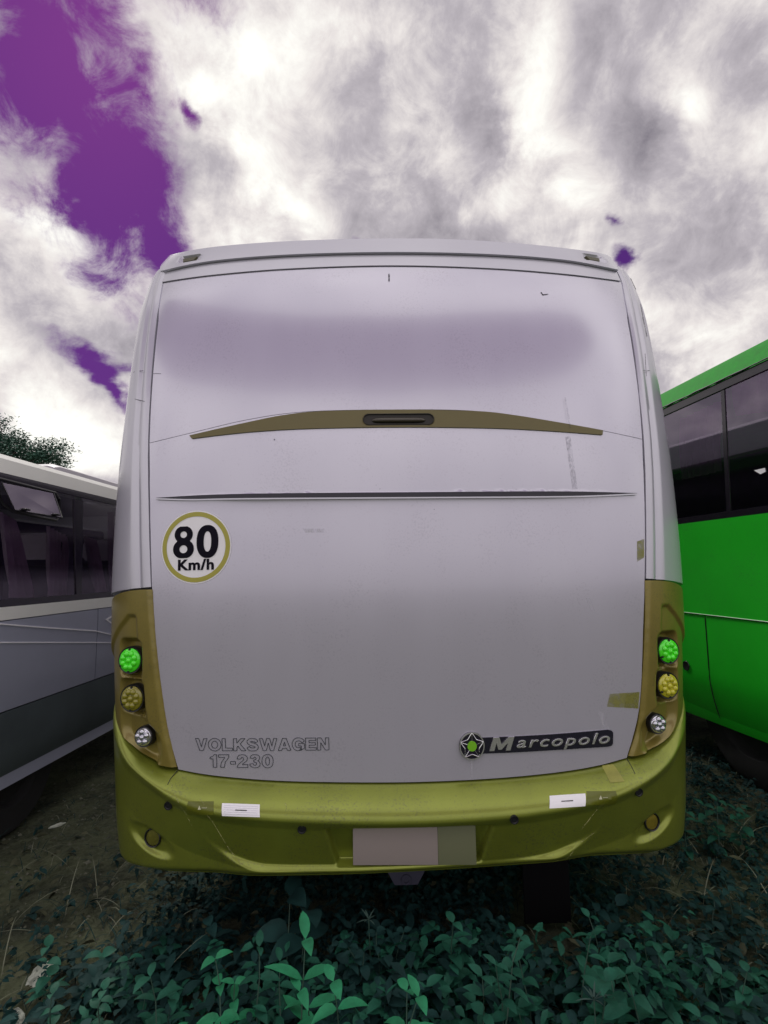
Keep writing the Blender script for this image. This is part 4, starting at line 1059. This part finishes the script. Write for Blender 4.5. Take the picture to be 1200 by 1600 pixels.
    for v in bm.verts: v.co += P
    o = bm_obj('roof_unit', bm, root, 'lroof'); o.matrix_parent_inverse = Matrix.Translation(-root.location)
    return sd, root
LSD, LB = left_bus()

# --- right: green coach
def right_bus():
    sd = Side((500, 888), (1200, 1167), .38, -1, [(0, .0), (.38, -.03), (.7, 0), (1.9, 0), (3.0, -.05), (3.4, -.10)])
    z_roof = sd.px(1120, 565)[1]; zw = (sd.px(1034, 642)[1]+sd.px(1200, 560)[1])/2; zb = (sd.px(1055, 819)[1]+sd.px(1200, 803)[1])/2; zsm = (sd.px(1065, 956)[1]+sd.px(1200, 973)[1])/2
    a1 = sd.px(1040, 800)[0]+5.5; a0 = sd.px(1200, 900)[0]-1.6; W = 2.5
    root = thing('green_coach', 'bright green coach with dark windows, right of the silver coach', 'coach', sd.at((a0+a1)/2, 0, -1.25)); PAR = []
    def reg(o): PAR.append(o); return o
    reg(sd.shell(a0, a1, [(.035, zw-.003), (.05, zw+.01), (.10, z_roof-.06), (.16, z_roof+.02), (.32, z_roof+.07), (W-.32, z_roof+.07), (W-.16, z_roof+.02), (W-.055, zw), (W-.1, zw+.02), (.12, zw+.02)], None, 'gb_roof', 'roof'))
    reg(sd.shell(a0, a1, [(.05, .42), (.06, .38), (W-.05, .38), (W, .6), (W, zb), (W-.04, zb), (W-.04, .6), (.04, .6), (.04, zb-.01), (.02, zb-.01), (.02, .6)], None, 'gb', 'lower_body'))
    reg(sd.sheet('far_lining', [(a0, zw+.06), (a1, zw+.06)], [(a0, zb-.1), (a1, zb-.1)], 4, 2, -(W-.14), None, 'inside', .01, px=False))
    for a in (a0, a1):
        V = [sd.at(a, zb, -.05), sd.at(a, zb, -W+.05), sd.at(a, zw, -W+.1), sd.at(a, zw, -.03)]; V2 = [v+sd.t*.03*(1 if a == a0 else -1) for v in V]
        reg(mesh('end_wall', V+V2, [(0, 1, 2, 3), (4, 5, 6, 7), (0, 1, 5, 4), (1, 2, 6, 5), (2, 3, 7, 6), (3, 0, 4, 7)], None, 'gb', False))
    reg(sd.sheet('side_panel', [(a0, zb), (a1, zb)], [(a0, zsm+.006), (a1, zsm+.006)], 60, 10, lambda a, z: .008+.006*math.sin(a*1.7)*math.sin((z-zsm)*3), None, 'gb', .02, px=False))
    av = (sd.px(1100, 962)[0]+sd.px(1112, 1050)[0])/2; ds = [a0, av-1.25, av, av+1.25, a1]
    def low(a, z): return .008-.05*max(0, (.75-z)/.37)**2+.004*math.sin(a*2.1+z*3)
    for k in range(4): 
        reg(sd.sheet('luggage_door', [(ds[k]+.005, zsm-.006), (ds[k+1]-.005, zsm-.006)], [(ds[k]+.005, .40), (ds[k+1]-.005, .40)], 16, 16, low, None, 'gb', .02, px=False))
    for k in (1, 2, 3):
        bm = bmesh.new(); add_tube(bm, [sd.at(ds[k], z, low(ds[k], z)-.002) for z in [.42+(zsm-.44)*q/12 for q in range(13)]], .0065, 5); reg(bm_obj('door_seam', bm, None, 'black'))
    bm = bmesh.new(); add_tube(bm, [sd.at(a0+(a1-a0)*k/30, zsm+.004, .012) for k in range(31)], .0035, 5); reg(bm_obj('seam_highlight', bm, None, mat('seam_highlight_tone', lin(150, 190, 150), .4)))  # pale tube drawn in as the highlight along the seam
    s, z = sd.px(1074, 1040); P = sd.at(s, z, .010); Q = Vector(sd.n).to_track_quat('Z', 'Y').to_matrix().to_4x4(); Q.translation = P
    bm = bmesh.new(); add_lathe(bm, [(.038, 0), (.036, .006), (.026, .004), (0, .001)], Q, 24); reg(bm_obj('filler_hole', bm, None, 'black'))
    M['gframe'] = mat('window_rubber', (.012, .01, .016), .25, 0, .4)
    reg(sd.sheet('window_header', [(a0, zw-.004), (a1, zw-.004)], [(a0, zw-.06), (a1, zw-.07)], 20, 3, .004, None, 'gframe', .02, px=False))
    reg(sd.sheet('window_sill', [(a0, zb+.05), (a1, zb+.05)], [(a0, zb+.001), (a1, zb+.001)], 20, 2, .004, None, 'gframe', .02, px=False))
    # a lumpy sealant line along the gutter
    bm = bmesh.new(); n = 160; add_tube(bm, [sd.at(a0+(a1-a0)*k/n, zw+.006+.006*rnd.random(), .010) for k in range(n+1)], [.004+.005*rnd.random() for k in range(n+1)], 5); reg(bm_obj('gutter_seal', bm, None, 'gframe'))
    ad = (sd.px(1130, 597)[0]+sd.px(1137, 808)[0])/2; step = 1.45
    es = [a0+.02]; k = -2
    ps = [ad+step*k for k in range(-4, 6) if a0+.2 < ad+step*k < a1-.2]
    for a in ps: reg(sd.sheet('window_pillar', [(a-.016, zw-.07), (a+.016, zw-.07)], [(a-.016, zb+.05), (a+.016, zb+.05)], 2, 6, .002, None, 'gframe', .02, px=False))
    es = [a0]+ps+[a1]
    for k in range(len(es)-1):
        reg(sd.sheet('window_pane', [(es[k]+.018, zw-.07), (es[k+1]-.018, zw-.07)], [(es[k]+.018, zb+.05), (es[k+1]-.018, zb+.05)], 6, 4, -.004, None, 'wglass_dark', .004, px=False))
    for P, f in (([(1064, 655), (1128, 625), (1128, 735), (1066, 750)], 6), ([(1146, 590), (1215, 555), (1215, 640), (1150, 650)], 5)):
        reg(curtain(sd, P, .06, None, 'curtain_pink', f))
    reg(sd.poly('torn_sticker', [(1178, 735), (1195, 731), (1196, 737), (1188, 741)], .001, None, 'white', .002))
    for a in (a0+2.0, a1-1.6):
        P = sd.at(a, .5, -.22); Q = Vector(sd.n).to_track_quat('Z', 'Y').to_matrix().to_4x4(); Q.translation = P
        bm = bmesh.new(); add_lathe(bm, [(0, -.12), (.46, -.12), (.5, -.08), (.5, .08), (.44, .12), (.3, .12), (.26, .05), (0, .05)], Q, 32); reg(bm_obj('wheel', bm, None, 'rubber'))
    for a in (a0+.9, a1-2.5):
        q = sd.px(1150, 560)
    for o in PAR: o.parent = root; o.matrix_parent_inverse = Matrix.Translation(-root.location)
    return sd, root
RSD, RB = right_bus()

# ------------------------------------------------------------------ tree beyond the white bus
def tree():
    D = 16.0; d = ray(18, 700); top = CAM+d*(D/d.y); base = Vector((top.x-1.3, top.y, 0))
    root = thing('tree', 'dark leafy tree rising behind the roof of the white bus', 'tree', base)
    L = []
    bm = bmesh.new(); trunk = [base, base+Vector((.1, 0, 1.5)), base+Vector((0, .1, 3)), base+Vector((.2, 0, 4.2))]; add_tube(bm, trunk, [.22, .17, .14, .09], 10)
    tips = []; r = random.Random(3)
    for k, (x, y) in enumerate(((-70, 640), (-45, 650), (-20, 652), (2, 662), (22, 682), (-5, 690), (40, 690), (60, 703), (82, 700), (98, 708), (92, 724), (66, 722), (30, 712), (0, 712), (-30, 700), (-60, 690), (-40, 730), (10, 735), (50, 738), (-90, 700), (-110, 660))):
        dd = ray(x, y); e = CAM+dd*((D+r.uniform(-.9, .9)-CAM.y)/dd.y)
        m = trunk[3].lerp(e, .5)+Vector((0, 0, -.1)); add_tube(bm, [trunk[2+k % 2], m, e], [.07, .04, .012], 6); tips.append((m, e))
    tr = bm_obj('trunk', bm, root, mat('bark', lin(52, 46, 44), .9, var=.3)); tr.matrix_parent_inverse = Matrix.Translation(-root.location)
    V = []; F = []
    for m, e in tips:
        for _ in range(30):
            c = m.lerp(e, r.uniform(.5, 1.05))+Vector((r.gauss(0, .26), r.gauss(0, .3), r.gauss(0, .13)))
            for _ in range(34):
                p = c+Vector((r.gauss(0, .13), r.gauss(0, .13), r.gauss(0, .07))); q = Vector((r.gauss(0, 1), r.gauss(0, 1), r.gauss(0, .5))).normalized()*.055; s = q.cross(Vector((r.gauss(0, .4), r.gauss(0, .4), 1))).normalized()*.024
                b = len(V); V += [p-q, p+s, p+q, p-s]; F.append((b, b+1, b+2, b+3))
    cr = mesh('crown', V, F, root, mat('tree_leaves', lin(62, 100, 86), .7, var=.4, vscale=1.5), False); cr.matrix_parent_inverse = Matrix.Translation(-root.location)
tree()

# ------------------------------------------------------------------ plants
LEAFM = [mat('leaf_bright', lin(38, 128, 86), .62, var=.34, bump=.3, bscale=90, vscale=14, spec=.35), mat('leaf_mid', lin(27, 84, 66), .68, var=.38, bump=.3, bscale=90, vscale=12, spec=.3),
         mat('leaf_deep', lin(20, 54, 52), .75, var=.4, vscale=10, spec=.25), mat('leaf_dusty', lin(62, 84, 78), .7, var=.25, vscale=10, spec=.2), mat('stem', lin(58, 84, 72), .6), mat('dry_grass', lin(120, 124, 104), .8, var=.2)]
def leaf(V, F, p, d, L, w, droop=.5, curl=.25, n=5, roll=0.0):
    """pointed oval leaf with a sunken midrib, bending down along its length"""
    d = Vector(d).normalized(); side = d.cross(Vector((0, 0, 1)))
    if side.length < .05: side = Vector((1, 0, 0))
    side.normalize(); side = (Matrix.Rotation(roll, 3, d) @ side); b = len(V); q = Vector(p)
    for i in range(n+1):
        t = i/n; nrm = side.cross(d).normalized(); hw = w*.5*(math.sin(math.pi*min(1, t**.78))**.85 if 0 < t < 1 else 0)
        if i in (0, n): hw = w*.02
        V += [q-side*hw+nrm*hw*curl, q.copy(), q+side*hw+nrm*hw*curl]
        d = (d+Vector((0, 0, -droop/n))).normalized(); q = q+d*(L/n)
    for i in range(n):
        k = b+i*3; F += [(k, k+1, k+4, k+3), (k+1, k+2, k+5, k+4)]
def herb(r, V, F, SV, x, y, h, L, pairs=4, wr=.42, lean=(0, 0), z0=0.0):
    """stalk with crossed pairs of leaves"""
    pts = []; n = pairs+1
    for i in range(n+1):
        t = i/n; pts.append(Vector((x+lean[0]*h*t*t+r.gauss(0, .004), y+lean[1]*h*t*t+r.gauss(0, .004), z0+h*t)))
    SV.append((pts, [.0035*(1-.6*i/n) for i in range(n+1)]))
    for i in range(1, n+1):
        a = r.random()*.6+(i % 2)*math.pi/2; sc = .75+.35*math.sin(math.pi*i/(n+.6))
        for k in (0, 1):
            aa = a+k*math.pi+r.gauss(0, .2); el = .25+.5*(i/n)+r.gauss(0, .12)
            leaf(V, F, pts[i], (math.cos(aa), math.sin(aa), el), L*sc*r.uniform(.8, 1.15), L*sc*wr*r.uniform(.85, 1.15), r.uniform(.6, 1.3), r.uniform(.1, .35), 5, r.gauss(0, .25))
def spot(px, py, h):
    d = ray(px, py); p = CAM+d*((h-CAM.z)/d.z); return p.x, p.y
def plant(name, label, px, py, h, L, pairs, m, wr=.42, stalks=1, spread=.05, group=None, seed=0):
    x, y = spot(px, py, h*.9); r = random.Random(seed+int(px)*31+int(py)); root = thing(name, label, 'plant', (x, y, ground_h(x, y)), 0, group)
    V = []; F = []; SV = []; L *= .86
    for k in range(stalks):
        dx, dy = (0, 0) if k == 0 else (r.gauss(0, spread), r.gauss(0, spread)); herb(r, V, F, SV, dx, dy, h*(1 if k == 0 else r.uniform(.55, .95)), L*r.uniform(.85, 1.05), pairs, wr, (r.gauss(0, .12), r.gauss(0, .12)))
    mesh('leaves', V, F, root, LEAFM[m], True, 80)
    for pts, rad in SV:
        bm = bmesh.new(); add_tube(bm, pts, rad, 5); bm_obj('stem', bm, root, LEAFM[4])
def sedge(name, label, px, py, h, L, n, m=3):
    x, y = spot(px, py, h); r = random.Random(int(px)); root = thing(name, label, 'plant', (x, y, ground_h(x, y)))
    bm = bmesh.new(); add_tube(bm, [(0, 0, 0), (.005, 0, h*.5), (0, 0, h)], [.003, .0025, .002], 5); bm_obj('stem', bm, root, LEAFM[4])
    V = []; F = []
    for k in range(n):
        a = 6.28*k/n+r.gauss(0, .2); leaf(V, F, (0, 0, h), (math.cos(a), math.sin(a), r.uniform(.2, 1.6)), L*r.uniform(.6, 1.1), .006, .5, .2, 5)
    mesh('leaves', V, F, root, LEAFM[m], True, 80)
P_ = plant
P_('weed', 'tall plant with the brightest pale green long leaves at the bottom, left of centre', 468, 1497, .50, .125, 4, 0, .36, 1)
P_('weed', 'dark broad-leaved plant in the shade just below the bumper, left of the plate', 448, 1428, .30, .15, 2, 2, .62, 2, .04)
P_('weed', 'leafy green weed leftmost of the row along the bottom edge', 250, 1532, .40, .10, 4, 1, .42, 2, .06)
P_('weed', 'bushy bright green weed with a star of leaves on top, beside the leftmost bottom weed', 350, 1530, .42, .085, 5, 0, .42, 4, .07)
P_('weed', 'slender weed with drooping leaves between the bushy weed and the brightest plant', 405, 1500, .40, .085, 4, 1, .42, 2, .05)
P_('weed', 'mid green weed with curved leaf stalks just right of the brightest plant', 528, 1518, .45, .10, 4, 0, .42, 2, .05)
P_('weed', 'plant with upright bright leaves at the bottom edge below the plate', 590, 1585, .48, .10, 4, 0, .36, 2, .04)
P_('weed', 'round-leaved dim plant below the tow bracket', 592, 1465, .28, .06, 5, 2, .7, 4, .07)
P_('weed', 'weed with small oval leaves at the bottom edge, below and right of the plate', 640, 1590, .42, .09, 4, 0, .5, 3, .06)
P_('weed', 'shaded weed with pointed leaves left of the black mud flap', 705, 1435, .34, .085, 4, 1, .5, 2, .06)
P_('weed', 'tall weed of many small leaves rising below the plate right end', 775, 1510, .44, .075, 6, 1, .5, 3, .05)
P_('weed', 'weed with a folded pale leaf below the left edge of the mud flap', 832, 1500, .36, .09, 3, 1, .5, 2, .05)
P_('weed', 'wide bright weed under the mud flap, beside the pale spider grass', 925, 1520, .42, .095, 5, 1, .48, 5, .08)
P_('weed', 'upright thin weed below the mud flap with two leaf pairs', 900, 1492, .36, .08, 3, 1, .42, 1)
P_('weed', 'low weed under the right end of the bumper', 1015, 1470, .28, .07, 4, 1, .5, 4, .09)
P_('weed', 'weed in the grass at the right edge near the green coach', 1140, 1375, .25, .07, 4, 2, .5, 4, .1)
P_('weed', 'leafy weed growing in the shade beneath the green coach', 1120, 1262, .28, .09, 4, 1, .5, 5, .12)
P_('weed', 'weed at the lower right corner of the grass', 1150, 1540, .32, .075, 4, 1, .5, 5, .1)
P_('weed', 'small-leaved weed in the lower left below the crumpled bag', 150, 1560, .26, .06, 4, 1, .6, 6, .09)

sedge('spider_grass', 'pale spider-like grass head at the bottom, right of centre', 928, 1565, .36, .06, 8, 3)
sedge('spider_grass', 'thin star-shaped grass head below the left part of the plate', 576, 1432, .28, .05, 7, 3)

# undergrowth: uncountable low leaves, grass and stones
def inside_dark(x, y, r):                      # how dense the undergrowth is
    return 1
def undergrowth():
    r = random.Random(11); G = {0: ([], []), 1: ([], []), 2: ([], [])}
    n = 0
    while n < 7600:
        x = r.uniform(-2.7, 3.0); y = r.uniform(-1.15, 2.4)
        edge = -1.15+.35*mnoise.noise(Vector((x, y, 3)))+(.5 if y < -.3 else .0)*0
        dl = x-edge-(.25*max(0, y))
        if dl < 0 and r.random() > math.exp(dl*4)*.6: continue
        if x > .95 and y > .1 and r.random() > .6: continue
        if x > 1.2 and r.random() < .35: continue
        if .46 < x < .74 and .02 < y < .4: continue
        n += 1
        near = (y < -.05) and -1.4 < x < 1.6
        h = r.uniform(.03, .15) if not near else r.uniform(.03, .29)
        if x < -.6 or x > 1.1: h = min(h, r.uniform(.03, .14))
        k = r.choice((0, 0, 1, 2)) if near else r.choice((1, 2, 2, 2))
        V, F = G[k]; z = ground_h(x, y); L = r.uniform(.022, .05)*(1.35 if near else 1)
        top = Vector((x+r.gauss(0, .02), y+r.gauss(0, .02), z+h))
        for i in range(r.choice((4, 5, 6, 7))):
            t = r.uniform(.35, 1); a = r.random()*6.28; p = Vector((x, y, z)).lerp(top, t)
            leaf(V, F, p, (math.cos(a), math.sin(a), r.uniform(-.1, .9)), L*r.uniform(.7, 1.3), L*r.uniform(.4, .65), r.uniform(.4, 1.3), .2, 3, r.gauss(0, .4))
        b = len(V); V += [Vector((x-.001, y, z)), Vector((x+.001, y, z)), top]; F.append((b, b+1, b+2))
    SVV = []
    for _ in range(330):                       # broader-leaved weeds of the same carpet
        x = r.uniform(-1.35, 1.25); y = r.uniform(-1.0, .1)
        if .42 < x < .78 and -.2 < y < .4: continue
        V, F = G[r.choice((0, 1, 1, 2))]; h = r.uniform(.1, .27)*(1.0 if y < -.3 else .8); herb(r, V, F, SVV, x, y, h, r.uniform(.045, .085), r.choice((2, 3, 4)), r.uniform(.42, .62), (r.gauss(0, .2), r.gauss(0, .2)), ground_h(x, y))
    for k, (V, F) in G.items():
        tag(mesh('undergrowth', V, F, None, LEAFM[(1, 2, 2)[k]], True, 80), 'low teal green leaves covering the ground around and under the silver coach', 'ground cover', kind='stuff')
    V = []; F = []; VD = []; FD = []
    for _ in range(16000):
        x = r.uniform(-2.9, 3.2); y = r.uniform(-1.1, 2.8)
        if -.8 < x < .9 and r.random() < .75: continue
        if x < -1.35 and r.random() < .5+.3*(-x-1.35): continue
        dry = r.random() < (.30 if x > .9 else .14); v, f = (VD, FD) if dry else (V, F)
        a = r.random()*6.28; L = r.uniform(.05, .17); leaf(v, f, (x, y, ground_h(x, y)-.005), (math.cos(a), math.sin(a), r.uniform(.3, 2.2)), L, r.uniform(.0025, .005), r.uniform(.8, 2.2), .2, 4)
    for _ in range(90):
        x = r.choice((r.uniform(-2.0, -.8), r.uniform(.8, 2.3))); y = r.uniform(-.9, 1.2); a = r.random()*6.28; leaf(VD, FD, (x, y, ground_h(x, y)), (math.cos(a), math.sin(a), r.uniform(.6, 2)), r.uniform(.2, .38), .004, r.uniform(.8, 1.6), .2, 6)
    V2 = []; F2 = []
    for _ in range(900):
        x = r.uniform(-2.4, 2.8); y = r.uniform(-1.1, 1.2); a = r.random()*6.28; h = r.choice((0.01, .03, .08)); L = r.uniform(.025, .06); leaf(V2, F2, (x, y, ground_h(x, y)+h), (math.cos(a), math.sin(a), r.uniform(-.2, .5)), L, L*.5, r.uniform(-.5, 1.2), r.uniform(.2, .7), 4, r.gauss(0, .6))
    tag(mesh('dead_leaves', V2, F2, None, mat('dead_leaf', lin(44, 48, 38), .9, rgb2=lin(92, 94, 74), vscale=5, spec=.1), True, 80), 'dull brown dead leaves scattered among the weeds', 'dead leaves', kind='stuff')
    tag(mesh('grass', V, F, None, LEAFM[2], True, 80), 'short dark green grass blades between the buses', 'grass', kind='stuff')
    tag(mesh('dry_grass', VD, FD, None, LEAFM[5], True, 80), 'pale dry grass straws scattered among the green', 'grass', kind='stuff')
    # stones and crumbs of earth on the bare strip at the left
    V = []; F = []
    for _ in range(4200):
        x = r.uniform(-3.4, -.7) if r.random() < .7 else r.uniform(.9, 3.0); y = r.uniform(-1.2, 3.5); s = abs(r.gauss(0, .006))+.003; z = ground_h(x, y); b = len(V)
        for q in ((1, 0, 0), (-1, 0, 0), (0, 1, 0), (0, -1, 0), (0, 0, 1), (0, 0, -1)): V.append(Vector((x+q[0]*s*r.uniform(.6, 1.3), y+q[1]*s*r.uniform(.6, 1.3), z+q[2]*s*r.uniform(.4, .9))))
        for q in ((0, 2, 4), (2, 1, 4), (1, 3, 4), (3, 0, 4), (2, 0, 5), (1, 2, 5), (3, 1, 5), (0, 3, 5)): F.append(tuple(b+i for i in q))
    tag(mesh('gravel', V, F, None, mat('stones', lin(62, 66, 56), .9, rgb2=lin(112, 114, 98), vscale=9), False), 'small stones and crumbs of earth on the bare strip', 'gravel', kind='stuff')
undergrowth()

# litter
M['bag'] = mat('pale_plastic', lin(190, 196, 182), .5, var=.15, vscale=20)
def crumple(name, label, cat, px, py, size, flatz=.45, seed=1, m='bag'):
    x, y = spot(px, py, size[2]*.5); bm = bmesh.new(); bmesh.ops.create_icosphere(bm, subdivisions=4, radius=1)
    for v in bm.verts:
        n = mnoise.noise(v.co*1.7+Vector((seed*7, 0, 0)))*.5+abs(mnoise.noise(v.co*4+Vector((seed, 3, 0))))*.35
        v.co *= (.85+n*.6); v.co = Vector((v.co.x*size[0], v.co.y*size[1], max(-.3, v.co.z)*size[2]))
    o = bm_obj(name, bm, None, m, False); o.location = (x, y, ground_h(x, y)+size[2]*.3); o.rotation_euler = (0, 0, seed*1.3); tag(o, label, cat)
crumple('plastic_bag', 'crumpled pale plastic bag lying in the weeds at the lower left', 'litter', 64, 1522, (.055, .035, .035), seed=1)
crumple('plastic_bag', 'striped pale plastic wrapper at the bottom left corner', 'litter', 24, 1588, (.055, .03, .03), seed=2)
crumple('rag', 'small white scrap on the bare earth under the white bus', 'litter', 90, 1287, (.05, .014, .012), seed=3)
crumple('paper_scrap', 'small crumpled white scrap left of the mud flap', 'litter', 836, 1417, (.022, .022, .02), seed=4)
crumple('paper_scrap', 'small white scrap below the mud flap', 'litter', 869, 1439, (.022, .015, .02), seed=5)
